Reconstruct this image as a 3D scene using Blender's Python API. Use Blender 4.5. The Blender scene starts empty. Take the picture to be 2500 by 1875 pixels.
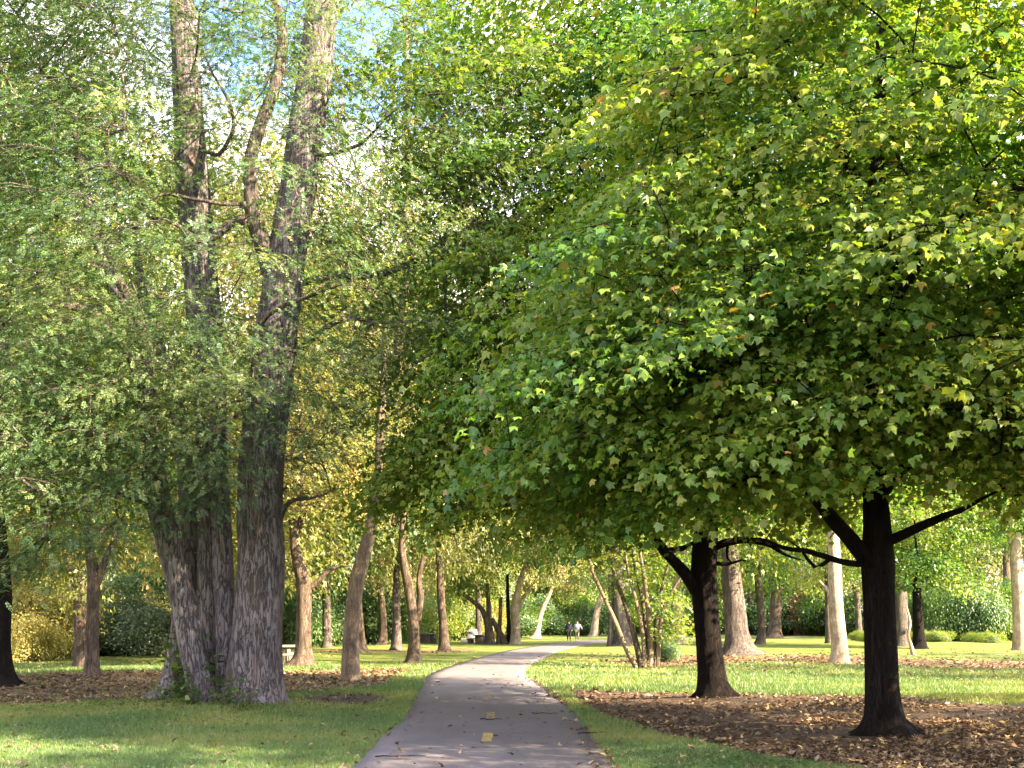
import bpy, math, random
import numpy as np
from mathutils import Vector

# ------------------------------------------------------------------ camera, sky, sun
sc = bpy.context.scene
col = sc.collection
F, H, HOR = 2700.0, 1.6, 1520.0          # focal length (photo px), eye height (m), horizon row (photo px, 2500 wide)
cam_d = bpy.data.cameras.new('camera')
cam = bpy.data.objects.new('camera', cam_d)
col.objects.link(cam)
cam.location = (0, 0, H)
cam.rotation_euler = (math.radians(90), 0, 0)
cam_d.sensor_width = 36.0
cam_d.lens = 36.0 * F / 2500.0
cam_d.shift_y = (HOR - 937.5) / 2500.0
cam_d.clip_end = 3000
sc.camera = cam

SUN_EL, SUN_AZ = 31.0, 117.0             # azimuth clockwise from +Y (the view direction)
w = bpy.data.worlds.new('World')
sc.world = w
w.use_nodes = True
nt = w.node_tree
nt.nodes.clear()
out = nt.nodes.new('ShaderNodeOutputWorld')
bg = nt.nodes.new('ShaderNodeBackground')
sky = nt.nodes.new('ShaderNodeTexSky')
sky.sky_type = 'NISHITA'
sky.sun_disc = False
sky.sun_elevation = math.radians(SUN_EL)
sky.sun_rotation = math.radians(SUN_AZ)
sky.air_density = 1.0
sky.dust_density = 1.0
sky.ozone_density = 3.5
bg.inputs['Strength'].default_value = 0.10
# thin evening clouds
tc = nt.nodes.new('ShaderNodeTexCoord')
mp = nt.nodes.new('ShaderNodeMapping')
mp.inputs['Scale'].default_value = (1.6, 1.6, 4.2)
cn = nt.nodes.new('ShaderNodeTexNoise')
cn.inputs['Scale'].default_value = 2.1
cn.inputs['Detail'].default_value = 8
cn.inputs['Roughness'].default_value = 0.62
cr = nt.nodes.new('ShaderNodeValToRGB')
cr.color_ramp.elements[0].position = 0.44
cr.color_ramp.elements[1].position = 0.60
cm = nt.nodes.new('ShaderNodeMixRGB')
cm.inputs['Color2'].default_value = (6.4, 5.7, 5.9, 1)
nt.links.new(tc.outputs['Generated'], mp.inputs['Vector'])
nt.links.new(mp.outputs['Vector'], cn.inputs['Vector'])
sx = nt.nodes.new('ShaderNodeSeparateXYZ')
nt.links.new(tc.outputs['Generated'], sx.inputs[0])
hz = nt.nodes.new('ShaderNodeMapRange')
hz.inputs['From Min'].default_value = .08
hz.inputs['From Max'].default_value = .42
hz.inputs['To Min'].default_value = .26
hz.inputs['To Max'].default_value = 0.0
nt.links.new(sx.outputs['Z'], hz.inputs['Value'])
ad_ = nt.nodes.new('ShaderNodeMath')
ad_.operation = 'ADD'
nt.links.new(cn.outputs['Fac'], ad_.inputs[0])
nt.links.new(hz.outputs['Result'], ad_.inputs[1])
nt.links.new(ad_.outputs[0], cr.inputs['Fac'])
nt.links.new(cr.outputs['Color'], cm.inputs['Fac'])
nt.links.new(sky.outputs['Color'], cm.inputs['Color1'])
nt.links.new(cm.outputs['Color'], bg.inputs['Color'])
nt.links.new(bg.outputs['Background'], out.inputs['Surface'])

sun_d = bpy.data.lights.new('sun', 'SUN')
sun_d.energy = 5.0
sun_d.angle = math.radians(0.55)
sun_d.color = (1.0, 0.77, 0.50)
sun = bpy.data.objects.new('sun', sun_d)
col.objects.link(sun)
az, el = math.radians(SUN_AZ), math.radians(SUN_EL)
SUNH = np.array([math.sin(az), math.cos(az)])
SUNV = np.array([math.sin(az) * math.cos(el), math.cos(az) * math.cos(el), math.sin(el)])
sun.rotation_euler = Vector(SUNV).to_track_quat('Z', 'Y').to_euler()

sc.view_settings.view_transform = 'Standard'
sc.view_settings.look = 'None'
sc.view_settings.exposure = 3.12
sc.view_settings.gamma = 1.0
sc.render.engine = 'CYCLES'
sc.cycles.max_bounces = 8
sc.cycles.diffuse_bounces = 6
sc.cycles.glossy_bounces = 1
sc.cycles.transmission_bounces = 2
sc.cycles.use_denoising = True
sc.cycles.sample_clamp_indirect = 6

rng = np.random.default_rng(7)
random.seed(7)

# ------------------------------------------------------------------ helpers
def px(x, y, Y):
    """pixel of the 2212-wide view of the photo at depth Y -> world"""
    k = 2500.0 / 2212.0
    return np.array([(x * k - 1250.0) / F * Y, Y, H - (y * k - HOR) / F * Y])

def gy(y):
    return H * F / (y * 2500.0 / 2212.0 - HOR)

_T = np.random.default_rng(3).random((32, 32, 32)).astype(np.float32)
def vnoise(p):
    p = np.asarray(p, dtype=np.float64)
    i = np.floor(p).astype(int)
    f = p - i
    f = f * f * (3 - 2 * f)
    x0, y0, z0 = i[..., 0] & 31, i[..., 1] & 31, i[..., 2] & 31
    x1, y1, z1 = (x0 + 1) & 31, (y0 + 1) & 31, (z0 + 1) & 31
    fx, fy, fz = f[..., 0], f[..., 1], f[..., 2]
    a = _T[x0, y0, z0] * (1 - fx) + _T[x1, y0, z0] * fx
    b = _T[x0, y1, z0] * (1 - fx) + _T[x1, y1, z0] * fx
    c = _T[x0, y0, z1] * (1 - fx) + _T[x1, y0, z1] * fx
    d = _T[x0, y1, z1] * (1 - fx) + _T[x1, y1, z1] * fx
    return (a * (1 - fy) + b * fy) * (1 - fz) + (c * (1 - fy) + d * fy) * fz

def fbm(p, o=3):
    p = np.asarray(p, float)
    s, a, t = 0, 1, 0
    for k in range(o):
        s = s + a * vnoise(p * (2 ** k) + 7.3 * k)
        t += a
        a *= .5
    return s / t

def n2(x, y, s=1.0, o=3, seed=0.0):
    return fbm(np.stack([x * s, y * s, np.zeros_like(x) + seed + .37], -1), o)

def sstep(a, b, x):
    t = np.clip((x - a) / (b - a), 0, 1)
    return t * t * (3 - 2 * t)

def mesh_np(name, V, faces, attrs=None, smooth=False, mats=(), midx=None):
    """faces: list of (M,k) int arrays"""
    me = bpy.data.meshes.new(name)
    V = np.ascontiguousarray(V, dtype=np.float32)
    me.vertices.add(len(V))
    me.vertices.foreach_set('co', V.ravel())
    faces = [np.asarray(f, dtype=np.int32) for f in faces if len(f)]
    idx = np.concatenate([f.ravel() for f in faces])
    tot = np.concatenate([np.full(len(f), f.shape[1], np.int32) for f in faces])
    st = np.concatenate([[0], np.cumsum(tot)[:-1]]).astype(np.int32)
    me.loops.add(len(idx))
    me.loops.foreach_set('vertex_index', idx)
    me.polygons.add(len(tot))
    me.polygons.foreach_set('loop_start', st)
    try:
        me.polygons.foreach_set('loop_total', tot)
    except Exception:
        pass
    if midx is not None:
        me.polygons.foreach_set('material_index', np.asarray(midx, np.int32))
    me.update(calc_edges=True)
    if smooth:
        me.polygons.foreach_set('use_smooth', np.ones(len(tot), bool))
    for k, a in (attrs or {}).items():
        at = me.attributes.new(k, 'FLOAT', 'POINT')
        at.data.foreach_set('value', np.ascontiguousarray(a, dtype=np.float32))
    for m in mats:
        me.materials.append(m)
    return me

def link(name, data, parent=None, loc=None):
    o = bpy.data.objects.new(name, data)
    col.objects.link(o)
    if parent is not None:
        o.parent = parent
    if loc is not None:
        o.location = loc
    return o

def tag(o, label=None, cat=None, group=None, kind=None):
    if label: o['label'] = label
    if cat: o['category'] = cat
    if group: o['group'] = group
    if kind: o['kind'] = kind
    return o

def copy_tree(o, loc, rz, s):
    r = o.copy(); col.objects.link(r)
    r.location = loc; r.rotation_euler = (0, 0, rz)
    r.scale = (s, s, s) if np.isscalar(s) else s
    for c in [c for c in o.children]:
        d = c.copy(); col.objects.link(d); d.parent = r
    return r

class MB:
    """collects pieces into one mesh"""
    def __init__(s):
        s.V, s.F, s.A, s.n = [], [], [], 0
    def add(s, V, faces, a=None):
        V = np.asarray(V, float)
        s.V.append(V)
        for f in faces:
            s.F.append(np.asarray(f, int) + s.n)
        s.A.append(np.zeros(len(V)) if a is None else (np.full(len(V), a) if np.isscalar(a) else a))
        s.n += len(V)
    def mesh(s, name, mats, smooth=False, attr='tone'):
        by = {}
        for f in s.F:
            by.setdefault(f.shape[1], []).append(f)
        return mesh_np(name, np.concatenate(s.V), [np.concatenate(v) for v in by.values()],
                       {attr: np.concatenate(s.A)}, smooth, mats)

def frames(P):
    P = np.asarray(P, float)
    T = np.gradient(P, axis=0)
    T /= np.linalg.norm(T, axis=1, keepdims=True) + 1e-9
    ref = np.array([1.0, 0, 0]) if abs(T[:, 0]).mean() < .8 else np.array([0, 0, 1.0])
    U = ref - T * (T @ ref)[:, None]
    U /= np.linalg.norm(U, axis=1, keepdims=True) + 1e-9
    W = np.cross(T, U)
    return T, U, W

def tube(P, R, k=8, cap=True, rfun=None):
    """tube along P with radius R (array); rfun(theta grid, P grid)->radius multiplier"""
    P = np.asarray(P, float); R = np.asarray(R, float)
    n = len(P)
    T, U, W = frames(P)
    th = np.linspace(0, 2 * math.pi, k, endpoint=False)
    c, s = np.cos(th), np.sin(th)
    rr = np.repeat(R[:, None], k, 1)
    if rfun is not None:
        rr = rr * rfun(th[None, :].repeat(n, 0), P[:, None, :].repeat(k, 1), rr)
    V = P[:, None, :] + rr[..., None] * (U[:, None, :] * c[None, :, None] + W[:, None, :] * s[None, :, None])
    V = V.reshape(-1, 3)
    i = np.arange(n - 1)[:, None] * k
    j = np.arange(k)[None, :]
    j2 = (j + 1) % k
    Fq = np.stack([i + j, i + j2, i + k + j2, i + k + j], -1).reshape(-1, 4)
    return V, [Fq]

def smooth_path(pts, step):
    """Catmull-Rom through pts, sampled every step"""
    P = np.asarray(pts, float)
    Q = np.vstack([2 * P[0] - P[1], P, 2 * P[-1] - P[-2]])
    outp = []
    for i in range(1, len(Q) - 2):
        p0, p1, p2, p3 = Q[i - 1], Q[i], Q[i + 1], Q[i + 2]
        n = max(2, int(np.linalg.norm(p2 - p1)[()] / step) + 1) if P.shape[1] == 3 else max(2, int(np.linalg.norm((p2 - p1)[:3]) / step) + 1)
        t = np.linspace(0, 1, n, endpoint=False)[:, None]
        outp.append(.5 * ((2 * p1) + (-p0 + p2) * t + (2 * p0 - 5 * p1 + 4 * p2 - p3) * t ** 2 + (-p0 + 3 * p1 - 3 * p2 + p3) * t ** 3))
    outp.append(P[-1:])
    return np.vstack(outp)

# ------------------------------------------------------------------ materials
def mat(name):
    m = bpy.data.materials.new(name)
    m.use_nodes = True
    m.node_tree.nodes.clear()
    return m, m.node_tree

def N(nt, t, **kw):
    n = nt.nodes.new(t)
    for k, v in kw.items():
        if k in n.inputs: n.inputs[k].default_value = v
        else: setattr(n, k, v)
    return n

def ramp(nt, stops):
    r = nt.nodes.new('ShaderNodeValToRGB')
    e = r.color_ramp.elements
    while len(e) < len(stops): e.new(.5)
    for i, (p, c) in enumerate(stops):
        e[i].position = p
        e[i].color = (*c, 1)
    return r

def leaf_mat(name, stops, trans=.42, tcol=(1.45, 1.5, .5), gloss=.03, rough=.42):
    m, t = mat(name)
    a = N(t, 'ShaderNodeAttribute', attribute_name='tone')
    r = ramp(t, stops)
    t.links.new(a.outputs['Fac'], r.inputs['Fac'])
    d = N(t, 'ShaderNodeBsdfDiffuse')
    tr = N(t, 'ShaderNodeBsdfTranslucent')
    mul = N(t, 'ShaderNodeMixRGB', blend_type='MULTIPLY', Fac=1.0)
    mul.inputs['Color2'].default_value = (*tcol, 1)
    g = N(t, 'ShaderNodeBsdfGlossy', Roughness=rough)
    g.inputs['Color'].default_value = (.9, .95, 1, 1)
    mx = N(t, 'ShaderNodeMixShader', Fac=trans)
    mg = N(t, 'ShaderNodeMixShader', Fac=gloss)
    o = N(t, 'ShaderNodeOutputMaterial')
    L = t.links.new
    L(r.outputs['Color'], d.inputs['Color']); L(r.outputs['Color'], mul.inputs['Color1'])
    L(mul.outputs['Color'], tr.inputs['Color'])
    L(d.outputs[0], mx.inputs[1]); L(tr.outputs[0], mx.inputs[2])
    L(mx.outputs[0], mg.inputs[1]); L(g.outputs[0], mg.inputs[2])
    L(mg.outputs[0], o.inputs['Surface'])
    return m

def bark_mat(name, c1, c2, c3, scale=1.0, stretch=.18, bump=.6, spots=None):
    m, t = mat(name)
    L = t.links.new
    tc = N(t, 'ShaderNodeTexCoord')
    mp = N(t, 'ShaderNodeMapping')
    mp.inputs['Scale'].default_value = (scale, scale, scale * stretch)
    L(tc.outputs['Object'], mp.inputs['Vector'])
    n1 = N(t, 'ShaderNodeTexNoise', Scale=9.0, Detail=6.0, Roughness=.65)
    vo = N(t, 'ShaderNodeTexVoronoi', Scale=14.0, feature='DISTANCE_TO_EDGE')
    n3 = N(t, 'ShaderNodeTexNoise', Scale=1.3, Detail=4.0)
    for n in (n1,): L(mp.outputs[0], n.inputs['Vector'])
    # warp voronoi for ragged plates
    wv = N(t, 'ShaderNodeMixRGB', blend_type='ADD', Fac=.35)
    L(mp.outputs[0], wv.inputs['Color1']); L(n1.outputs['Color'], wv.inputs['Color2'])
    L(wv.outputs[0], vo.inputs['Vector'])
    L(tc.outputs['Object'], n3.inputs['Vector'])
    r1 = ramp(t, [(.30, c1), (.52, c2), (.75, c3)])
    L(n1.outputs['Fac'], r1.inputs['Fac'])
    cr = ramp(t, [(0.0, (.25, .22, .2)), (.10, (1, 1, 1))])
    L(vo.outputs['Distance'], cr.inputs['Fac'])
    mu = N(t, 'ShaderNodeMixRGB', blend_type='MULTIPLY', Fac=.85)
    L(r1.outputs[0], mu.inputs['Color1']); L(cr.outputs[0], mu.inputs['Color2'])
    last = mu
    r3 = ramp(t, [(.35, (.72, .70, .72)), (.65, (1.2, 1.15, 1.1))])
    L(n3.outputs['Fac'], r3.inputs['Fac'])
    m2 = N(t, 'ShaderNodeMixRGB', blend_type='MULTIPLY', Fac=.8)
    L(last.outputs[0], m2.inputs['Color1']); L(r3.outputs[0], m2.inputs['Color2'])
    last = m2
    if spots:
        n4 = N(t, 'ShaderNodeTexNoise', Scale=2.2, Detail=5.0, Roughness=.7)
        mp2 = N(t, 'ShaderNodeMapping'); mp2.inputs['Scale'].default_value = (1.6, 1.6, .55)
        mp2.inputs['Location'].default_value = (3, 5, 1)
        L(tc.outputs['Object'], mp2.inputs['Vector']); L(mp2.outputs[0], n4.inputs['Vector'])
        r4 = ramp(t, [(.55, (0, 0, 0)), (.62, (1, 1, 1))])
        L(n4.outputs['Fac'], r4.inputs['Fac'])
        m3 = N(t, 'ShaderNodeMixRGB')
        L(r4.outputs[0], m3.inputs['Fac']); L(last.outputs[0], m3.inputs['Color1'])
        m3.inputs['Color2'].default_value = (*spots, 1)
        last = m3
    b = N(t, 'ShaderNodeBsdfPrincipled', Roughness=.9)
    b.inputs['Specular IOR Level'].default_value = .15
    L(last.outputs[0], b.inputs['Base Color'])
    ad = N(t, 'ShaderNodeMath', operation='ADD')
    mm = N(t, 'ShaderNodeMath', operation='MINIMUM'); mm.inputs[1].default_value = .12
    ml = N(t, 'ShaderNodeMath', operation='MULTIPLY'); ml.inputs[1].default_value = 5
    L(vo.outputs['Distance'], mm.inputs[0]); L(mm.outputs[0], ml.inputs[0])
    L(ml.outputs[0], ad.inputs[0]); L(n1.outputs['Fac'], ad.inputs[1])
    bp = N(t, 'ShaderNodeBump', Strength=bump, Distance=.05)
    L(ad.outputs[0], bp.inputs['Height']); L(bp.outputs[0], b.inputs['Normal'])
    o = N(t, 'ShaderNodeOutputMaterial')
    L(b.outputs[0], o.inputs['Surface'])
    return m

def plain_mat(name, c, rough=.85, var=.25, scale=6.0, bump=.2, metal=0):
    m, t = mat(name)
    L = t.links.new
    tc = N(t, 'ShaderNodeTexCoord')
    n = N(t, 'ShaderNodeTexNoise', Scale=scale, Detail=6.0, Roughness=.65)
    L(tc.outputs['Object'], n.inputs['Vector'])
    r = ramp(t, [(.3, tuple(x * (1 - var) for x in c)), (.7, tuple(min(1, x * (1 + var)) for x in c))])
    L(n.outputs['Fac'], r.inputs['Fac'])
    b = N(t, 'ShaderNodeBsdfPrincipled', Roughness=rough, Metallic=metal)
    L(r.outputs[0], b.inputs['Base Color'])
    bp = N(t, 'ShaderNodeBump', Strength=bump, Distance=.02)
    L(n.outputs['Fac'], bp.inputs['Height']); L(bp.outputs[0], b.inputs['Normal'])
    o = N(t, 'ShaderNodeOutputMaterial')
    L(b.outputs[0], o.inputs['Surface'])
    return m

GREEN = [(0.0, (.031, .088, .025)), (.25, (.066, .155, .026)), (.55, (.138, .225, .032)), (.84, (.255, .295, .05)), (.93, (.26, .24, .05)), (1.0, (.36, .19, .06))]
M = {}
M['maple'] = leaf_mat('maple_leaf', GREEN)
M['maple_dark'] = leaf_mat('maple_leaf_dark', [(0, (.027, .088, .032)), (.35, (.058, .152, .032)), (.7, (.130, .225, .036)), (1, (.25, .27, .05))], trans=.46)
M['locust'] = leaf_mat('locust_leaf', [(0, (.043, .095, .050)), (.35, (.084, .152, .066)), (.7, (.150, .212, .086)), (.92, (.25, .27, .11)), (1, (.34, .26, .08))], trans=.38, tcol=(1.2, 1.35, .65))
M['golden'] = leaf_mat('golden_leaf', [(0, (.10, .15, .035)), (.35, (.19, .235, .06)), (.65, (.31, .31, .10)), (.85, (.42, .35, .16)), (1, (.44, .28, .13))], trans=.5, tcol=(1.25, 1.15, .65))
M['lime'] = leaf_mat('lime_leaf', [(0, (.050, .115, .024)), (.35, (.115, .185, .034)), (.7, (.22, .265, .055)), (1, (.36, .33, .06))], trans=.5)
M['bush'] = leaf_mat('bush_leaf', [(0, (.03, .085, .028)), (.5, (.075, .15, .04)), (1, (.17, .22, .06))], trans=.36)
M['rust'] = leaf_mat('rust_leaf', [(0, (.10, .045, .03)), (.5, (.20, .09, .05)), (1, (.32, .2, .08))], trans=.35, tcol=(1.3, .9, .6))
M['yellowbush'] = leaf_mat('yellow_bush_leaf', [(0, (.18, .22, .06)), (.5, (.40, .38, .12)), (1, (.60, .50, .20))], trans=.4, tcol=(1.2, 1.15, .6))
M['grey'] = leaf_mat('grey_bush_leaf', [(0, (.07, .11, .07)), (.5, (.12, .18, .10)), (1, (.22, .27, .14))], trans=.3, tcol=(1.2, 1.2, .8))
M['litter'] = leaf_mat('litter_leaf', [(0, (.055, .036, .025)), (.4, (.135, .092, .060)), (.7, (.25, .175, .11)), (.88, (.40, .29, .16)), (1, (.55, .44, .20))], trans=.12, tcol=(1.2, 1, .7), gloss=.03)
M['blade'] = leaf_mat('grass_blade', [(0, (.06, .12, .045)), (.4, (.10, .18, .055)), (.75, (.19, .24, .07)), (.9, (.28, .28, .10)), (1, (.38, .34, .17))], trans=.35, tcol=(1.5, 1.4, .5), gloss=.03)
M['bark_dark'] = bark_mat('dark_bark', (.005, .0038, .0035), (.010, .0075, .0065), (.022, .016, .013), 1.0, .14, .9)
M['bark_grey'] = bark_mat('shaggy_grey_bark', (.140, .128, .140), (.190, .176, .190), (.245, .232, .245), .75, .16, .9, spots=(.15, .12, .11))
M['bark_brown'] = bark_mat('brown_bark', (.070, .054, .042), (.125, .100, .080), (.20, .165, .135), 1.0, .15, .8)
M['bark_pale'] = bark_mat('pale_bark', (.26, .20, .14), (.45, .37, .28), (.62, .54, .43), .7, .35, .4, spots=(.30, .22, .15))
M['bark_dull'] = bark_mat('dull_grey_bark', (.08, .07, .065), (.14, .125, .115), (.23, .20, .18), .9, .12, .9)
M['bark_tan'] = bark_mat('tan_bark', (.13, .10, .075), (.21, .17, .125), (.31, .26, .20), 1.0, .2, .5)
M['twig'] = plain_mat('twig_bark', (.075, .055, .042), var=.3)

# ------------------------------------------------------------------ ground, path
CXY = np.array([[-40, .3], [0, .1], [12, -.30], [18, -.34], [21, -.45], [27, -.75], [34, -1.05], [41, -.75], [49, -.12], [56, .55], [63.5, 1.35],
                [72, 2.6], [80, 3.9], [90, 5.9], [100, 8.6], [108, 11.8], [114, 16], [118, 22], [121, 30], [123, 45], [124, 70], [124, 160]], float)
# by arc length (far part turns to the right)
CL = np.column_stack([CXY[:, 1], CXY[:, 0]])
cl = smooth_path(CL, 1.0)
def path_dist(x, y):
    x = np.asarray(x, float); y = np.asarray(y, float)
    shp = x.shape
    P = np.stack([x.ravel(), y.ravel()], -1)
    D = np.full(len(P), 1e9)
    A, B = cl[:-1], cl[1:]
    # coarse: use the nearest of the sample points, then refine on the segment
    for s in range(0, len(P), 20000):
        q = P[s:s + 20000]
        d2 = ((q[:, None, :] - cl[None, ::2, :]) ** 2).sum(-1)
        k = d2.argmin(1) * 2
        best = np.full(len(q), 1e9)
        for o in (-2, -1, 0, 1):
            kk = np.clip(k + o, 0, len(A) - 1)
            a, b = A[kk], B[kk]
            ab = b - a
            t = np.clip(((q - a) * ab).sum(1) / ((ab ** 2).sum(1) + 1e-9), 0, 1)
            best = np.minimum(best, np.linalg.norm(q - a - ab * t[:, None], axis=1))
        D[s:s + 20000] = best
    return D.reshape(shp)

PW = 1.47
MOUNDS = []
def gz(x, y, d=None):
    x = np.asarray(x, float); y = np.asarray(y, float)
    if d is None: d = path_dist(x, y)
    z = (n2(x, y, .09, 2, 5) - .5) * .5 + (n2(x, y, .45, 2, 9) - .5) * .10
    z = z * sstep(1.6, 7, d)
    z = z + .0 * x
    for (mx, my, r, h) in MOUNDS:
        z = z + h * np.exp(-((x - mx) ** 2 + (y - my) ** 2) / (r * r))
    return z - .015 * sstep(1.5, 1.3, d)

def masks(x, y, d):
    """dirt and leaf litter amounts (0..1) at ground points"""
    wob = (n2(x, y, .35, 3, 1) - .5) * 5.5
    wob2 = (n2(x, y, 1.6, 3, 2) - .5) * 3.2
    # right: bare earth under the maples between near edge line and far edge line
    near = np.interp(x, [-2, 1.2, 1.55, 2.25, 3.2, 4.2, 14], [30, 24, 19.2, 15.6, 12.9, 10.6, 6])
    far = np.interp(x, [-1, 1, 4, 8.5, 12, 30], [27.5, 27, 25.0, 19.5, 17.5, 12])
    yy = y + wob * .45 + wob2 * .35
    dr = sstep(-.7, .9, yy - near) * sstep(1.6, -1.2, yy - far) * sstep(1.2, 1.7, x + 0 * y + .1) * (x > 0)
    dr = np.maximum(dr, .9 * sstep(.28, .0, d - PW) * sstep(19, 22, y) * sstep(34, 30, y) * (x > 0))
    # second thin litter band in the sunlit grass on the right
    lb = np.exp(-((y - 47 + x * .15 + wob) / 5.5) ** 2) * sstep(2.5, 6, x) * .85
    lb = np.maximum(lb, np.exp(-((y - 33 + wob) / 2.0) ** 2) * sstep(9, 13, x) * .3)
    # left: litter floor behind the big multi-stem tree
    xl = -x
    nearl = np.interp(xl, [0, 2.6, 3.2, 4.5, 6, 30], [40, 29.5, 27.8, 24.5, 21.0, 21.0])
    farl = np.interp(xl, [0, 3, 5, 8, 12, 16, 30], [37, 37.5, 38, 35, 34.5, 33, 30])
    ll = sstep(-.8, 1.0, yy - nearl) * sstep(1.8, -1.4, yy - farl) * (x < 0) * sstep(.5, 1.4, d - PW)
    ll = np.maximum(ll, np.exp(-((y - 64 + wob * 1.5) / 4.0) ** 2) * sstep(1.0, 3.5, d - PW) * (x < 0) * .95)
    # dirt patch beside the big tree
    dl = np.exp(-(((x + 3.4) / 1.15) ** 2 + ((y - 22.5 + wob * .4) / 2.3) ** 2) ** 1.5) * (x < 0)
    dirt = np.clip(np.maximum(dr, dl * .9), 0, 1)
    lit = np.clip(np.maximum(np.maximum(ll, lb), dr * (.15 + .55 * n2(x, y, .5, 3, 8))), 0, 1)
    return dirt, lit

def axis_pts(a):
    return np.array(a)
def spaced(segs):
    o = []
    for (a, b, s) in segs:
        o.append(np.arange(a, b, s))
    o.append([segs[-1][1]])
    return np.concatenate(o)
gx = spaced([(-900, -300, 75), (-300, -100, 20), (-100, -40, 3), (-40, -14, .6), (-14, 16, .16), (16, 45, .6), (45, 100, 3), (100, 300, 20), (300, 900, 75)])
gyy = spaced([(-200, -60, 20), (-60, -6, 3), (-6, 8, .6), (8, 34, .14), (34, 60, .3), (60, 130, .8), (130, 200, 4), (200, 400, 25), (400, 1400, 100)])

M['ground'], t = mat('ground_soil_and_grass')
L = t.links.new
tc = N(t, 'ShaderNodeTexCoord')
a1 = N(t, 'ShaderNodeAttribute', attribute_name='dirt')
a2 = N(t, 'ShaderNodeAttribute', attribute_name='litter')
nA = N(t, 'ShaderNodeTexNoise', Scale=.55, Detail=5.0, Roughness=.6)
nB = N(t, 'ShaderNodeTexNoise', Scale=16.0, Detail=5.0, Roughness=.7)
nC = N(t, 'ShaderNodeTexNoise', Scale=70.0, Detail=3.0, Roughness=.7)
vL = N(t, 'ShaderNodeTexVoronoi', Scale=9.0, Randomness=1.0)
for n in (nA, nB, nC, vL): L(tc.outputs['Object'], n.inputs['Vector'])
gr1 = ramp(t, [(.30, (.075, .115, .032)), (.50, (.125, .17, .045)), (.72, (.23, .225, .085))])
L(nA.outputs['Fac'], gr1.inputs['Fac'])
gr2 = ramp(t, [(.3, (.55, .6, .5)), (.7, (1.35, 1.3, 1.2))])
L(nC.outputs['Fac'], gr2.inputs['Fac'])
gm = N(t, 'ShaderNodeMixRGB', blend_type='MULTIPLY', Fac=1.0)
L(gr1.outputs[0], gm.inputs['Color1']); L(gr2.outputs[0], gm.inputs['Color2'])
dr = ramp(t, [(.3, (.072, .056, .045)), (.6, (.125, .100, .080)), (.8, (.19, .158, .128))])
L(nB.outputs['Fac'], dr.inputs['Fac'])
lr = ramp(t, [(0, (.06, .035, .024)), (.4, (.14, .085, .055)), (.7, (.24, .155, .095)), (1, (.36, .25, .15))])
L(vL.outputs['Color'], lr.inputs['Fac'])
mA = N(t, 'ShaderNodeMixRGB')
# edges broken up by fine noise
def broken(att, amt):
    ad = N(t, 'ShaderNodeMath', operation='ADD')
    sb = N(t, 'ShaderNodeMath', operation='MULTIPLY_ADD'); sb.inputs[1].default_value = amt; sb.inputs[2].default_value = -amt * .5
    L(nB.outputs['Fac'], sb.inputs[0])
    L(att.outputs['Fac'], ad.inputs[0]); L(sb.outputs[0], ad.inputs[1])
    r = ramp(t, [(.35, (0, 0, 0)), (.62, (1, 1, 1))])
    L(ad.outputs[0], r.inputs['Fac'])
    return r
b1, b2 = broken(a1, .9), broken(a2, 1.3)
L(b1.outputs[0], mA.inputs['Fac']); L(gm.outputs[0], mA.inputs['Color1']); L(dr.outputs[0], mA.inputs['Color2'])
mB_ = N(t, 'ShaderNodeMixRGB')
L(b2.outputs[0], mB_.inputs['Fac']); L(mA.outputs[0], mB_.inputs['Color1']); L(lr.outputs[0], mB_.inputs['Color2'])
pb = N(t, 'ShaderNodeBsdfPrincipled', Roughness=.95)
pb.inputs['Specular IOR Level'].default_value = .1
L(mB_.outputs[0], pb.inputs['Base Color'])
bp = N(t, 'ShaderNodeBump', Strength=.8, Distance=.04)
sm = N(t, 'ShaderNodeMath', operation='ADD')
L(nB.outputs['Fac'], sm.inputs[0]); L(nC.outputs['Fac'], sm.inputs[1])
L(sm.outputs[0], bp.inputs['Height']); L(bp.outputs[0], pb.inputs['Normal'])
o = N(t, 'ShaderNodeOutputMaterial'); L(pb.outputs[0], o.inputs['Surface'])

# mounds at tree feet (x, y, radius, height)
def at(x2212, y2212):
    Y = gy(y2212)
    return (x2212 * 2500 / 2212 - 1250) / F * Y, Y
for (a, b, r, h) in [(655, 1440, 1.6, .14), (500, 1528, 2.2, .10), (1910, 1590, 1.2, .08), (1545, 1517, 1.4, .08), (10, 1490, 1.5, .15), (1600, 1421, 1.8, .12), (2090, 1352, 5, .9)]:
    X_, Y_ = at(a, b)
    MOUNDS.append((X_, Y_, r, h))

GX, GY = np.meshgrid(gx, gyy)
gd = path_dist(GX, GY)
GZ = gz(GX, GY, gd)
gdirt, glit = masks(GX, GY, gd)
nx, ny = len(gx), len(gyy)
ii = (np.arange(ny - 1)[:, None] * nx + np.arange(nx - 1)[None, :])
gf = np.stack([ii, ii + 1, ii + nx + 1, ii + nx], -1).reshape(-1, 4)
me = mesh_np('ground', np.stack([GX, GY, GZ], -1).reshape(-1, 3), [gf], {'dirt': gdirt.ravel(), 'litter': glit.ravel()}, True, [M['ground']])
g = link('ground', me); tag(g, 'mown park grass with bare earth and leaf litter under the trees', 'ground', kind='structure')

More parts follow.
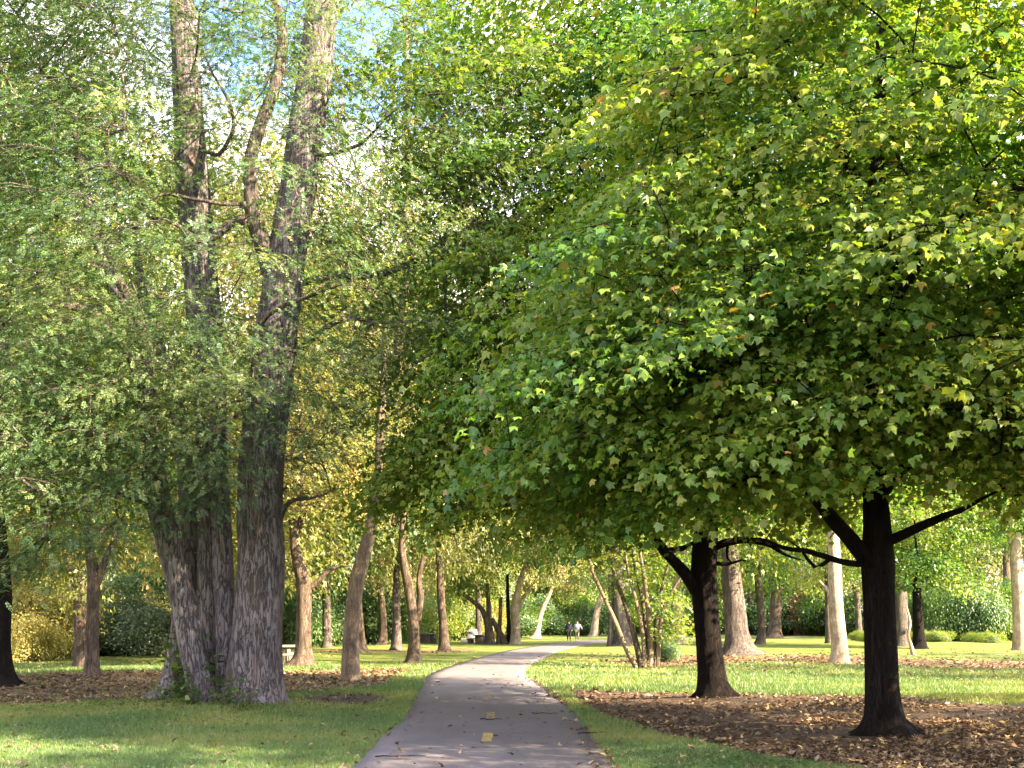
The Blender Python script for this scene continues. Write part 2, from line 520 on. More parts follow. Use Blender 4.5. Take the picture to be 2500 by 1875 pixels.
# path sheet
M['asphalt'], t = mat('asphalt')
L = t.links.new
tc = N(t, 'ShaderNodeTexCoord')
n1 = N(t, 'ShaderNodeTexNoise', Scale=120.0, Detail=3.0, Roughness=.8)
n2_ = N(t, 'ShaderNodeTexNoise', Scale=.8, Detail=6.0, Roughness=.65)
mpp = N(t, 'ShaderNodeMapping'); mpp.inputs['Scale'].default_value = (1.2, .35, 1)
L(tc.outputs['Object'], mpp.inputs['Vector'])
L(tc.outputs['Object'], n1.inputs['Vector']); L(mpp.outputs[0], n2_.inputs['Vector'])
r1 = ramp(t, [(.3, (.115, .104, .112)), (.7, (.165, .150, .160))]); L(n2_.outputs['Fac'], r1.inputs['Fac'])
r2 = ramp(t, [(.3, (.68, .68, .7)), (.7, (1.25, 1.24, 1.22))]); L(n1.outputs['Fac'], r2.inputs['Fac'])
mm = N(t, 'ShaderNodeMixRGB', blend_type='MULTIPLY', Fac=1.0); L(r1.outputs[0], mm.inputs['Color1']); L(r2.outputs[0], mm.inputs['Color2'])
vc = N(t, 'ShaderNodeTexVoronoi', Scale=.42, feature='DISTANCE_TO_EDGE')
wv = N(t, 'ShaderNodeTexNoise', Scale=1.7, Detail=6.0)
L(tc.outputs['Object'], wv.inputs['Vector'])
wa = N(t, 'ShaderNodeMixRGB', blend_type='ADD', Fac=.9); L(tc.outputs['Object'], wa.inputs['Color1']); L(wv.outputs['Color'], wa.inputs['Color2']); L(wa.outputs[0], vc.inputs['Vector'])
r3 = ramp(t, [(0, (.35, .34, .33)), (.008, (1, 1, 1))]); L(vc.outputs['Distance'], r3.inputs['Fac'])
m3 = N(t, 'ShaderNodeMixRGB', blend_type='MULTIPLY', Fac=.55); L(mm.outputs[0], m3.inputs['Color1']); L(r3.outputs[0], m3.inputs['Color2'])
b = N(t, 'ShaderNodeBsdfPrincipled', Roughness=.85); L(m3.outputs[0], b.inputs['Base Color'])
b.inputs['Specular IOR Level'].default_value = .25
bp = N(t, 'ShaderNodeBump', Strength=.35, Distance=.008); L(n1.outputs['Fac'], bp.inputs['Height']); L(bp.outputs[0], b.inputs['Normal'])
o = N(t, 'ShaderNodeOutputMaterial'); L(b.outputs[0], o.inputs['Surface'])

cf = smooth_path(CL, .25)
tn = np.gradient(cf, axis=0); tn /= np.linalg.norm(tn, axis=1, keepdims=True)
nrm = np.stack([tn[:, 1], -tn[:, 0]], -1)
eL = PW + (n2(cf[:, 0] * 0, cf[:, 1] + cf[:, 0], .8, 3, 11) - .5) * .16 + (n2(cf[:, 0] * 0, cf[:, 1] + cf[:, 0], 3.5, 2, 21) - .5) * .07
eR = PW + (n2(cf[:, 0] * 0, cf[:, 1] + cf[:, 0], .8, 3, 12) - .5) * .16 + (n2(cf[:, 0] * 0, cf[:, 1] + cf[:, 0], 3.5, 2, 22) - .5) * .07
us = np.linspace(-1, 1, 9)
rows = []
for u in us:
    off = np.where(u < 0, -eL * (-u), eR * u)
    rows.append(np.column_stack([cf + nrm * off[:, None], np.full(len(cf), .012 + .012 * (1 - u * u))]))
PV = np.stack(rows, 1)
k = len(us)
# outer skirts
sk = PV[:, [0, -1], :].copy(); sk[..., 2] = -.06
PV = np.concatenate([sk[:, :1], PV, sk[:, 1:]], 1)
k += 2
ii = np.arange(len(cf) - 1)[:, None] * k + np.arange(k - 1)[None, :]
pf = np.stack([ii, ii + 1, ii + k + 1, ii + k], -1).reshape(-1, 4)
p = link('path', mesh_np('path', PV.reshape(-1, 3), [pf], smooth=False, mats=[M['asphalt']]))
tag(p, 'grey asphalt cycle path curving away between the trees', 'path', kind='structure')

M['paint'] = plain_mat('worn_yellow_paint', (.36, .255, .085), var=.45, scale=16)
def path_pt(y):
    i = np.argmin(abs(cf[:, 1] - y)); return cf[i], tn[i]
for k_, (y0, y1, worn) in enumerate([(14.7, 15.85, 0), (18.3, 19.5, .6), (22.3, 23.4, .85), (26.2, 27.1, 1.0)]):
    mb = MB()
    c, tt = path_pt((y0 + y1) / 2)
    nn = np.array([tt[1], -tt[0]])
    ns, nw = 26, 6
    hw = .07
    r_ = np.random.default_rng(40 + k_)
    sgrid = np.linspace(-(y1 - y0) / 2, (y1 - y0) / 2, ns); ugrid = np.linspace(-hw, hw, nw)
    jit = r_.normal(0, .004, (ns, nw, 2))
    VV = []
    for a_, s_ in enumerate(sgrid):
        for b_, u_ in enumerate(ugrid):
            q = c + tt * (s_ + jit[a_, b_, 0]) + nn * (u_ + jit[a_, b_, 1]) + nn * .0
            VV.append([q[0], q[1], .0285])
    fs = []
    for a_ in range(ns - 1):
        for b_ in range(nw - 1):
            if r_.random() < worn * .8: continue
            i0 = a_ * nw + b_
            fs.append([i0, i0 + 1, i0 + nw + 1, i0 + nw])
    me = mesh_np('dash', np.array(VV), [np.array(fs)], mats=[M['paint']])
    o = link('path_marking', me)
    tag(o, ['bright yellow dash painted nearest the bottom edge of the path', 'second yellow dash up the path, slightly worn',
            'faded yellow dash beyond the second one', 'faintest and farthest yellow dash on the path'][k_], 'path marking', 'yellow centre line dashes', 'structure')

# ------------------------------------------------------------------ leaves
MAPLE = np.array([(0, 0, 0), (-.50, -.06, -.14), (-.43, .22, .0), (-.62, .58, -.20), (-.33, .64, .02), (.04, 1.0, -.24),
                  (.31, .62, .05), (.56, .60, -.10), (.42, .24, .04), (.46, -.04, -.06)])
MAPLE_F = np.array([(0, i + 1, i) for i in range(1, 9)])
OVAL = np.array([(0, 0, 0), (.30, .42, .05), (0, 1, -.05), (-.30, .42, .05)])
OVAL_F = np.array([(0, 1, 2, 3)])
OVAL_F = np.array([(0, 1, 2), (0, 2, 3)])
STARB = np.array([(0, 0, 0), (-.55, .30, -.08), (-.1, .45, .03), (0, 1.0, -.12), (.1, .45, .03), (.55, .30, -.08)])
STARB_F = np.array([(0, 2, 1), (0, 3, 2), (0, 4, 3), (0, 5, 4)])

def orient(nrmv, tipv):
    n = nrmv / (np.linalg.norm(nrmv, axis=1, keepdims=True) + 1e-9)
    tp = tipv - n * (n * tipv).sum(1, keepdims=True)
    tp /= np.linalg.norm(tp, axis=1, keepdims=True) + 1e-9
    x = np.cross(tp, n)
    return x, tp, n

def scatter(tpl, tf, P, nv, tv, s, tone, curl=None):
    x, y, z = orient(nv, tv)
    if curl is not None: z = z * curl[:, None]
    V = P[:, None, :] + s[:, None, None] * (tpl[None, :, 0:1] * x[:, None] + tpl[None, :, 1:2] * y[:, None] + tpl[None, :, 2:3] * z[:, None])
    k = len(tpl)
    Fc = tf[None] + (np.arange(len(P)) * k)[:, None, None]
    return V.reshape(-1, 3), Fc.reshape(-1, tf.shape[1]), np.repeat(tone, k)

def maple_leaves(C, axis_c, r, per, size, R=.75, flat=.11, droop=.30, tone_c=None, tpl=(MAPLE, MAPLE_F), upw=1.0, outw=.5):
    """C clump centres; leaves in drooping fans around each"""
    n = len(C)
    idx = np.repeat(np.arange(n), per)
    rr = np.sqrt(r.random(len(idx)))
    th = r.random(len(idx)) * 2 * math.pi
    Rc = (R * (0.65 + .7 * r.random(n)))[idx]
    dx, dy = rr * np.cos(th) * Rc, rr * np.sin(th) * Rc
    outc = C - axis_c
    outc[:, 2] *= .25
    outc /= np.linalg.norm(outc, axis=1, keepdims=True) + 1e-9
    o = outc[idx]
    tiltz = -(dx * o[:, 0] + dy * o[:, 1]) * .45
    dz = tiltz - droop * rr ** 2 * Rc + r.normal(0, flat, len(idx)) * Rc
    P = C[idx] + np.stack([dx, dy, dz], -1)
    loc = np.stack([dx, dy, dz], -1)
    loc /= np.linalg.norm(loc, axis=1, keepdims=True) + 1e-6
    nv = np.array([0, 0, upw]) + o * outw + loc * .15 + r.normal(0, .46, (len(idx), 3))
    tv = o * .7 + loc * .6 + np.array([0, 0, -.55]) + r.normal(0, .35, (len(idx), 3))
    s = size * (.5 + .75 * r.random(len(idx)))
    if tone_c is None: tone_c = r.random(n)
    tone = np.clip(tone_c[idx] * .55 + r.random(len(idx)) ** 1.2 * .42, 0, .86)
    odd = r.random(len(idx))
    tone = np.where(odd > .986, .90 + .1 * r.random(len(idx)), tone)
    return scatter(tpl[0], tpl[1], P, nv, tv, s, tone, .3 + 2.2 * r.random(len(idx)))

def pinnate_leaves(C, axis_c, r, per, R=.8, llen=.17, nl=9, tone_c=None, ls=.036):
    """drooping sprays of compound leaves: each rachis carries nl pairs of leaflets"""
    n = len(C)
    idx = np.repeat(np.arange(n), per)
    m = len(idx)
    rr = np.sqrt(r.random(m)); th = r.random(m) * 2 * math.pi
    Rc = (R * (.6 + .8 * r.random(n)))[idx]
    outc = C - axis_c
    outc[:, 2] *= .2
    outc /= np.linalg.norm(outc, axis=1, keepdims=True) + 1e-9
    o = outc[idx]
    dx, dy = rr * np.cos(th) * Rc, rr * np.sin(th) * Rc
    dz = -.40 * (dx * o[:, 0] + dy * o[:, 1]) - .25 * rr ** 2 * Rc + r.normal(0, .17, m) * Rc
    P = C[idx] + np.stack([dx, dy, dz], -1)
    d0 = o * .6 + np.stack([np.cos(th), np.sin(th), np.full(m, -.35)], -1) * .8 + r.normal(0, .3, (m, 3))
    d0 /= np.linalg.norm(d0, axis=1, keepdims=True)
    up = np.array([0, 0, 1.0]) + o * .35 + r.normal(0, .3, (m, 3))
    x, y, z = orient(up, d0)
    if tone_c is None: tone_c = r.random(n)
    tone1 = np.clip(tone_c[idx] * .6 + r.random(m) * .38, 0, .9)
    tone1 = np.where(r.random(m) > .985, .95, tone1)
    ll = llen * (.7 + .6 * r.random(m))
    Vs, Ts = [], []
    for k in range(nl):
        t_ = (k + .8) / nl
        base = P + y * (ll * t_)[:, None] - z * (ll * .35 * t_ * t_)[:, None]
        for sgn in (-1, 1):
            tip = x * sgn + y * .45 + z * r.normal(0, .25, m)[:, None] - z * .15
            s = ls * (.8 + .5 * r.random(m)) * (1.05 - .35 * abs(t_ - .5) * 2)
            V, _, _ = scatter(OVAL * np.array([1.05, 1, 1]), OVAL_F, base, z + r.normal(0, .25, (m, 3)), tip, s, tone1)
            Vs.append(V); Ts.append(np.repeat(np.clip(tone1 + r.normal(0, .06, m), 0, 1), 4))
    V = np.concatenate(Vs); T_ = np.concatenate(Ts)
    nq = len(V) // 4
    Fc = (OVAL_F[None] + (np.arange(nq) * 4)[:, None, None]).reshape(-1, 3)
    return V, Fc, T_

def twig_mesh(S, E, r0, r1, sag=.0):
    """many 3-sided twigs S->E as one vertex/face set (3 rings)"""
    n = len(S)
    D = E - S
    L_ = np.linalg.norm(D, axis=1, keepdims=True) + 1e-9
    T = D / L_
    ref = np.where(abs(T[:, 2:3]) > .9, np.array([[1.0, 0, 0]]), np.array([[0, 0, 1.0]]))
    U = np.cross(T, ref); U /= np.linalg.norm(U, axis=1, keepdims=True) + 1e-9
    W = np.cross(T, U)
    rings = []
    for t_, rad in ((0, r0), (.5, (r0 + r1) / 2), (1, r1)):
        c = S + D * t_ + np.array([0, 0, 1.0]) * (sag * L_ * (t_ * (1 - t_)) * 4)
        rad = np.broadcast_to(np.asarray(rad, float), (n,))[:, None]
        for a_ in (0, 2.094, 4.189):
            rings.append(c + rad * (U * math.cos(a_) + W * math.sin(a_)))
    V = np.stack(rings, 1).reshape(-1, 3)
    f = []
    for rg in (0, 3):
        for j in range(3):
            j2 = (j + 1) % 3
            f.append((rg + j, rg + j2, rg + 3 + j2, rg + 3 + j))
    f = np.array(f)
    Fc = (f[None] + (np.arange(n) * 9)[:, None, None]).reshape(-1, 4)
    return V, Fc

def sample_env(ells, r, mind, reject=None):
    """points in a union of ellipsoids (cx,cy,cz,rx,ry,rz,count,shell)"""
    pts = []
    for (cx, cy, cz, rx, ry, rz, n, shell) in ells:
        got = 0; tries = 0
        while got < n and tries < n * 30:
            tries += 1
            v = r.normal(0, 1, 3); v /= np.linalg.norm(v)
            rad = (shell + (1 - shell) * r.random()) ** (1 / 2.2) if r.random() < .8 else r.random() ** .5
            wob = .82 + .36 * vnoise(v * 2.3 + cx)
            q = np.array([cx, cy, cz]) + v * rad * wob * np.array([rx, ry, rz])
            if reject is not None and reject(q): continue
            if pts and mind > 0:
                A = np.array(pts[-400:])
                if (((A - q) ** 2).sum(1)).min() < mind * mind: continue
            pts.append(q); got += 1
    return np.array(pts)

class Skel:
    def __init__(s):
        s.P, s.par, s.path = [], [], []
    def add_path(s, pts, parent=-1, fixed=None):
        ids = []
        for q in pts:
            s.P.append(np.asarray(q, float)); s.par.append(parent); parent = len(s.P) - 1; ids.append(parent)
        s.path.append((ids, s.par[ids[0]], fixed))
        return ids

def grow(trunks, attr, r, step=.45, bend=.35, up=.25, tip_r=.007, expo=2.35, min_h=0):
    """trunks: list of (points, attach_from_index). attr: clump centres. Returns list of (polyline, radii) for the branches."""
    sk = Skel(); starts = []
    for pts, i0 in trunks:
        ids = sk.add_path(pts, -1, 'trunk')
        starts += ids[i0:]
    cand = list(starts)
    CP = np.array([sk.P[i] for i in cand])
    tr = CP.copy()
    d = np.array([np.linalg.norm(tr - a, axis=1).min() for a in attr])
    order = np.argsort(d)
    usable = np.zeros(200000, bool)
    pos = np.zeros((200000, 3)); pos[:len(sk.P)] = np.array(sk.P)
    usable[starts] = True
    n = len(sk.P)
    for ai in order:
        a = attr[ai]
        D = pos[:n] - a
        dist = np.linalg.norm(D, axis=1)
        cost = dist + .55 * np.maximum(0, D[:, 2] + .15 * dist)
        cost[~usable[:n]] = 1e9
        b = int(cost.argmin())
        L_ = dist[b]
        if L_ < .25: continue
        p0 = pos[b]
        pb = sk.par[b]
        dirp = (p0 - pos[pb]) if pb >= 0 else np.array([0, 0, 1.0])
        dirp = dirp / (np.linalg.norm(dirp) + 1e-9)
        dd = (a - p0) / L_
        out_ = a - tr[np.linalg.norm(tr - a, axis=1).argmin()]
        out_[2] *= .2; out_ /= np.linalg.norm(out_) + 1e-9
        c1 = p0 + (dirp * .35 + dd * .65 + np.array([0, 0, up])) * L_ * .4
        c2 = a - (out_ * .6 + dd * .4 - np.array([0, 0, .12])) * L_ * .35
        m = max(2, int(L_ / step) + 1)
        t_ = np.linspace(0, 1, m + 1)[1:, None]
        Q = (1 - t_) ** 3 * p0 + 3 * (1 - t_) ** 2 * t_ * c1 + 3 * (1 - t_) * t_ ** 2 * c2 + t_ ** 3 * a
        jit = r.normal(0, .045 * min(1, L_), Q.shape); jit[-1] = 0
        Q = Q + jit
        ids = sk.add_path(list(Q), b)
        pos[n:n + len(ids)] = Q; usable[n:n + len(ids)] = True; n += len(ids)
    # radii by pipe model
    acc = np.zeros(n)
    haschild = np.zeros(n, bool)
    for i in range(n):
        if sk.par[i] >= 0: haschild[sk.par[i]] = True
    for i in range(n - 1, -1, -1):
        if not haschild[i]: acc[i] += tip_r ** expo
        p_ = sk.par[i]
        if p_ >= 0: acc[p_] += acc[i]
    R = acc ** (1 / expo)
    out_ = []
    for ids, par, fx in sk.path:
        if fx == 'trunk': continue
        pl = [pos[par]] + [pos[i] for i in ids]
        rad = [min(R[par], R[ids[0]] * 1.35)] + [R[i] for i in ids]
        out_.append((np.array(pl), np.array(rad)))
    return out_

def branches_mesh(bl, mb, kbig=8):
    for P, R in bl:
        k = kbig if R[0] > .05 else (5 if R[0] > .02 else 3)
        V, Fc = tube(P, R, k)
        mb.add(V, Fc)

def ridge(depth=.06, lobes=7, amp=.0, base=None, flare=.9, fh=.45, freq=(9, 1.3), seed=0.0):
    """bark ridges plus root flare near z=base"""
    def f(th, P, rr):
        ph = np.stack([np.cos(th) * freq[0] * .5, np.sin(th) * freq[0] * .5, P[..., 2] * freq[1] + seed], -1)
        v = fbm(ph + seed, 3)
        rid = 1 - np.abs(v - .5) * 4
        m = 1 + depth * rid
        big = fbm(np.stack([np.cos(th) * 1.2 + seed, np.sin(th) * 1.2, P[..., 2] * .7], -1), 2) - .5
        m = m + .22 * big
        if base is not None:
            h = np.clip(P[..., 2] - base, 0, None)
            fl = np.exp(-h / fh)
            lob = .5 + .5 * np.cos(th * lobes + 2.2 * np.sin(th * 2 + seed) + seed)
            m = m + flare * fl * (.35 + .65 * lob * np.exp(-h / (fh * .6)))
        return m
    return f

def trunk_mesh(mb, pts, radii, k=28, step=.12, **kw):
    PR = smooth_path(np.column_stack([pts, radii]), step)
    V, Fc = tube(PR[:, :3], PR[:, 3], k, rfun=ridge(**kw))
    mb.add(V, Fc)
    return PR[:, :3]

# ------------------------------------------------------------------ tree assembly
def tree_root(name, loc, label, cat='tree', group=None):
    r = link(name, None, None, loc)
    tag(r, label, cat, group)
    return r

def child(name, me, root):
    """mesh built in world coordinates -> child of root (root not rotated)"""
    o = link(name, me, root)
    o.matrix_parent_inverse.identity()
    return o

def shift(mb_or_V, loc):
    return mb_or_V - np.asarray(loc)

def hero_tree(name, label, base, trunks, limbs, ells, seed, bark, leafm, leaf_fn, group=None, mind=.55, reject=None,
              attach=2.6, twn=7, twR=.7, tip_r=.008, kres=72, bare=0, tonef=None, roots=(), rbase=None):
    """trunks: [(pts, radii, kw)]; limbs: explicit visible limbs [(pts, radii)] that also carry clumps"""
    r = np.random.default_rng(seed)
    base = np.asarray(base, float)
    root = tree_root(name, base, label, 'tree', group)
    tl = []
    for i, (pts, rad, kw) in enumerate(trunks):
        mb = MB()
        P = trunk_mesh(mb, np.array(pts), rad, k=kres, step=.07, seed=seed * 1.7 + i * 3.1, **kw)
        mb.V = [v - base for v in mb.V]
        child('trunk', mb.mesh('trunk', [M[bark]], smooth=True), root)
        Q = P[::6]
        i0 = int(np.argmax(Q[:, 2] > attach)) if (Q[:, 2] > attach).any() else len(Q) - 1
        tl.append((Q, i0))
    mbl = MB()
    for pts, rad in limbs:
        rad = list(rad); rad[-1] *= .3
        if len(rad) > 3: rad[-2] *= .7
        PR = smooth_path(np.column_stack([np.array(pts), rad]), .15)
        J = np.cumsum(r.normal(0, .012, (len(PR), 3)), 0) * np.minimum(1, np.arange(len(PR)) / 6)[:, None] * .6
        PR[:, :3] += J
        V, Fc = tube(PR[:, :3], PR[:, 3], 12, rfun=ridge(depth=.07, seed=seed + 1.3))
        mbl.add(V, Fc)
        tl.append((PR[::2, :3], 2))
    attr = sample_env(ells, r, mind, reject)
    bl = grow(tl, attr, r, tip_r=tip_r)
    branches_mesh(bl, mbl)
    # twigs
    n = len(attr)
    idx = np.repeat(np.arange(n), twn)
    th = r.random(len(idx)) * 6.283; rr = twR * (.5 + .6 * r.random(len(idx)))
    E = attr[idx] + np.stack([np.cos(th) * rr, np.sin(th) * rr, r.normal(-.12, .16, len(idx)) * rr - .1], -1)
    V, Fc = twig_mesh(attr[idx], E, .006, .002, .08)
    mbl.add(V, [Fc])
    mbl.V = [v - base for v in mbl.V]
    child('branches', mbl.mesh('branches', [M[bark + '_limb'] if bark + '_limb' in M else M[bark]], smooth=True), root)
    for (ang, ln, rr_) in roots:
        ca, sa = math.cos(ang), math.sin(ang)
        k_ = np.linspace(0, 1, 8)
        wig = .10 * np.sin(k_ * 5 + ang * 3) * k_
        pts = np.column_stack([(.12 + k_ * ln) * ca - wig * sa, (.12 + k_ * ln) * sa + wig * ca, rr_ * 1.9 * np.exp(-k_ * 4) - rr_ * .45 - k_ * rr_ * .45])
        rb_ = base if rbase is None else np.asarray(rbase, float)
        pts[:, :2] += (rb_ - base)[:2]
        pts[:, 2] += float(gz(rb_[0], rb_[1])) - base[2]
        PRr = smooth_path(np.column_stack([pts, rr_ * (1 - .75 * k_)]), .05)
        mb = MB(); V, Fc = tube(PRr[:, :3], PRr[:, 3], 16, rfun=ridge(depth=.08, seed=ang)); mb.add(V, Fc)
        child('root', mb.mesh('root', [M[bark]], smooth=True), root)
    cen = np.array([base[0], base[1], 0]) * np.array([1, 1, 0]) + np.array([0, 0, attr[:, 2].mean()])
    tone_c = np.clip(.5 + (fbm(attr * .55 + seed, 2) - .5) * 1.9 + r.normal(0, .12, n) + (0 if tonef is None else tonef(attr)), 0, 1.25)
    keep = np.ones(n, bool)
    if bare: keep = r.random(n) > bare
    V, Fc, T_ = leaf_fn(attr[keep], cen, r, tone_c[keep])
    me = mesh_np('crown', V - base, [Fc], {'tone': T_}, False, [M[leafm]])
    child('crown', me, root)
    print(name, 'clumps', n, 'leaf faces', len(Fc))
    return root, attr

# ---- maple A (nearer, with the black trunk close to the picture's right)
YA = gy(1592)
def a_(x, y, dy=0): return px(x, y, YA + dy)
tA = [a_(1912, 1600), a_(1910, 1560), a_(1906, 1500), a_(1903, 1400), a_(1899, 1300), a_(1897, 1220), a_(1895, 1150), a_(1890, 1040), a_(1893, 900), a_(1880, 700), a_(1890, 450), a_(1900, 200, .4), a_(1905, -50, .6), a_(1900, -400, .6)]
rA = [.25, .225, .215, .205, .20, .21, .18, .15, .14, .12, .10, .08, .05, .02]
limA = [([a_(1893, 1235), a_(1862, 1195, -.1), a_(1820, 1140, -.3), a_(1775, 1080, -.5), a_(1720, 1010, -.8), a_(1640, 930, -1.2), a_(1540, 860, -1.5)], [.13, .115, .10, .085, .07, .05, .03]),
        ([a_(1892, 1212, 0), a_(1850, 1219, -.2), a_(1800, 1211, -.4), a_(1742, 1196, -.5), a_(1690, 1190, -.6), a_(1650, 1172, -.7), a_(1600, 1168, -.8)], [.05, .045, .04, .036, .03, .026, .02]),
        ([a_(1790, 1210, -.4), a_(1760, 1225, -.4), a_(1730, 1190, -.3), a_(1700, 1170, -.3)], [.03, .026, .022, .015]),
        ([a_(1905, 1175), a_(1960, 1150, -.3), a_(2020, 1120, -.6), a_(2090, 1090, -1), a_(2180, 1050, -1.5)], [.07, .06, .05, .04, .03]),
        ([a_(1895, 1080), a_(1950, 1010, .4), a_(2040, 940, .8), a_(2160, 900, 1.2), a_(2290, 870, 1.5)], [.09, .08, .065, .05, .035]),
        ([a_(1893, 1020), a_(1850, 930, -.6), a_(1860, 820, -1.3), a_(1900, 690, -2.2), a_(1980, 560, -3), a_(2080, 440, -3.6)], [.10, .09, .075, .06, .05, .03]),
        ([a_(1893, 1040), a_(1780, 950, .2), a_(1640, 880, .4), a_(1500, 850, .5)], [.08, .06, .04, .02]),
        ([a_(1885, 700), a_(1960, 560, -.6), a_(2060, 430, -1.1), a_(2180, 330, -1.8)], [.08, .065, .05, .03]),
        ([a_(1890, 450), a_(1800, 300, -.4), a_(1700, 180, -1), a_(1620, 60, -1.5)], [.07, .06, .045, .03])]
cA = tA[0]
def tier(q, c, sp, slope, fill, ph=0.0):
    rho = math.hypot(q[0] - c[0], q[1] - c[1])
    az_ = math.atan2(q[1] - c[1], q[0] - c[0])
    s_ = (q[2] + slope * rho) / sp + ph + 1.6 * vnoise(np.array([math.cos(az_) * 1.4 + 5, math.sin(az_) * 1.4 + ph, q[2] * .12])) + .10 * random.gauss(0, 1)
    return (s_ % 1.0) > fill
def rejA0(q):
    if tier(q, cA, 1.35, .42, .56): return True
    X, y = (q[0] / q[1] * F + 1250) / 1.1302, (HOR - (q[2] - H) / q[1] * F) / 1.1302
    if X < np.interp(y, [0, 400, 650, 1000, 1250], [1380, 1280, 1160, 1090, 1060]) + 40 + random.gauss(0, 75) + 120 * (vnoise(np.array([q[2] * 1.3, 3.3, q[1] * .3])) - .5): return True
    return rejA(q)
def rejA(q):
    # keep the space under the crown open and the trunks visible
    lo = 3.15 + .25 * math.sin(q[0] * 1.9)
    if q[1] > 6: 
        # view row limit of the canopy underside (photo): lower edge of the leaves
        X = q[0] / q[1] * F + 1250; yb = HOR - (q[2] - .45 - H) / q[1] * F
        lim = 45 * math.sin(X * .021) * math.sin(X * .0083 + 1) + random.gauss(0, 14) + np.interp(X, [700, 1000, 1150, 1250, 1400, 1480, 1560, 1700, 1800, 1950, 2100, 2200, 2350, 2500], [1230, 1240, 1260, 1250, 1300, 1330, 1345, 1300, 1300, 1310, 1240, 1240, 1290, 1300])
        if yb > lim: return True
    return q[2] < lo
lf_maple = lambda per, size, R: (lambda C, ax, r, tc: maple_leaves(C, ax, r, per, size, R, tone_c=tc))
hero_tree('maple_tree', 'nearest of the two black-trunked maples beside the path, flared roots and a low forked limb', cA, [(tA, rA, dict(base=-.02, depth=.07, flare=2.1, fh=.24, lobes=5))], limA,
          [(cA[0] - .3, YA - .2, 6.9, 5.6, 5.4, 4.6, 520, .35), (cA[0] - 3.6, YA - .5, 4.9, 3.6, 3.4, 1.9, 150, .1), (cA[0] + 2.6, YA - 1.4, 5.6, 3.6, 3.2, 2.6, 130, .1)],
          11, 'bark_dark', 'maple', lf_maple(165, .098, .92), reject=rejA0, mind=.5, group=None, tonef=lambda a: .14 * (a[:, 2] < 6.5), roots=[(3.3, .62, .12), (5.9, .95, .13), (4.6, .5, .12), (.9, .6, .12), (2.2, .5, .12)])  # low clumps toned lighter to lift the shade under the crown

# ---- maple B
YB = gy(1518)
def b_(x, y, dy=0): return px(x, y, YB + dy)
tB = [b_(1543, 1525), b_(1541, 1500), b_(1537, 1450), b_(1530, 1380), b_(1523, 1300), b_(1519, 1240), b_(1522, 1180), b_(1527, 1100), b_(1522, 950), b_(1515, 700), b_(1510, 450), b_(1500, 150), b_(1500, -150)]
rB = [.30, .28, .26, .25, .245, .24, .24, .20, .18, .15, .11, .07, .02]
limB = [([b_(1505, 1275), b_(1480, 1238, -.1), b_(1452, 1205, -.2), b_(1430, 1180, -.3), b_(1400, 1140, -.4), b_(1365, 1085, -.4), b_(1300, 1020, -.4), b_(1180, 960, -.3)], [.14, .12, .10, .095, .085, .07, .05, .035]),
        ([b_(1440, 1190, -.2), b_(1480, 1182, .2), b_(1508, 1165, .3)], [.06, .05, .05]),
        ([b_(1400, 1140, -.4), b_(1345, 1152, -.2), b_(1305, 1143), b_(1262, 1120), b_(1228, 1120), b_(1180, 1105), b_(1110, 1085)], [.06, .06, .055, .05, .042, .035, .02]),
        ([b_(1535, 1185), b_(1572, 1172, -.2), b_(1620, 1165, -.3), b_(1668, 1178, -.4), b_(1700, 1200, -.5), b_(1740, 1212, -.5)], [.085, .075, .065, .05, .04, .03]),
        ([b_(1540, 1215), b_(1570, 1220, -.1), b_(1600, 1212, -.2), b_(1618, 1214, -.2)], [.04, .035, .028, .02]),
        ([b_(1572, 1175, -.2), b_(1571, 1205, -.2), b_(1585, 1215, -.2)], [.03, .025, .02]),
        ([b_(1524, 1100), b_(1420, 1000, .5), b_(1280, 930, 1), b_(1100, 900, 1.4), b_(960, 890, 1.6)], [.12, .10, .08, .06, .04]),
        ([b_(1520, 950), b_(1600, 800, .5), b_(1720, 680, .8), b_(1850, 600, 1)], [.10, .09, .07, .04]),
        ([b_(1515, 820), b_(1420, 640, -.4), b_(1330, 480, -.8), b_(1230, 340, -1)], [.11, .09, .07, .04]),
        ([b_(1515, 620), b_(1560, 450, .5), b_(1640, 280, 1), b_(1700, 100, 1)], [.09, .075, .06, .04])]
def scr(q): return (q[0] / q[1] * F + 1250) / 1.1302, (HOR - (q[2] - H) / q[1] * F) / 1.1302
def rejB(q):
    if rejA(q): return True
    if tier(q, tB[0], 1.6, .40, .60, .3): return True
    X, y = scr(q)
    if X < np.interp(y, [0, 300, 500, 900, 1000, 1250], [860, 900, 980, 960, 900, 880]) + random.gauss(0, 60): return True
    if X < 1250 and y < 930 and random.random() < .62: return True
    return False
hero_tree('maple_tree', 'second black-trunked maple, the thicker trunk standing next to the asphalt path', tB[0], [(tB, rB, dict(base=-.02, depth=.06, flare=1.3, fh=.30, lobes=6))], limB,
          [(4.2, YB + .2, 9.0, 6.3, 5.4, 5.9, 470, .3), (-.7, YB - .1, 5.2, 3.7, 3.4, 1.9, 170, .1), (1.2, YB - 2.6, 4.6, 1.9, 1.8, 1.4, 60, 0), (-.8, YB, 11.0, 3.4, 3.0, 4.2, 85, .1), (-.8, YB, 7.6, 2.6, 3.2, 2.0, 34, .1), (.8, YB, 13.2, 4.2, 3.0, 2.6, 60, .1)],
          23, 'bark_dark', 'maple_dark', lf_maple(150, .108, 1.05), reject=rejB, mind=.6, roots=[(3.25, .6, .15), (6.1, .75, .16), (4.9, .5, .15), (1.5, .6, .14)], tonef=lambda a: .30 * (a[:, 0] < 1.6) + .30 * ((a[:, 0] < 1.6) & (a[:, 2] < 6)) + .10)  # left clumps toned lighter, standing in for light missing inside the crown

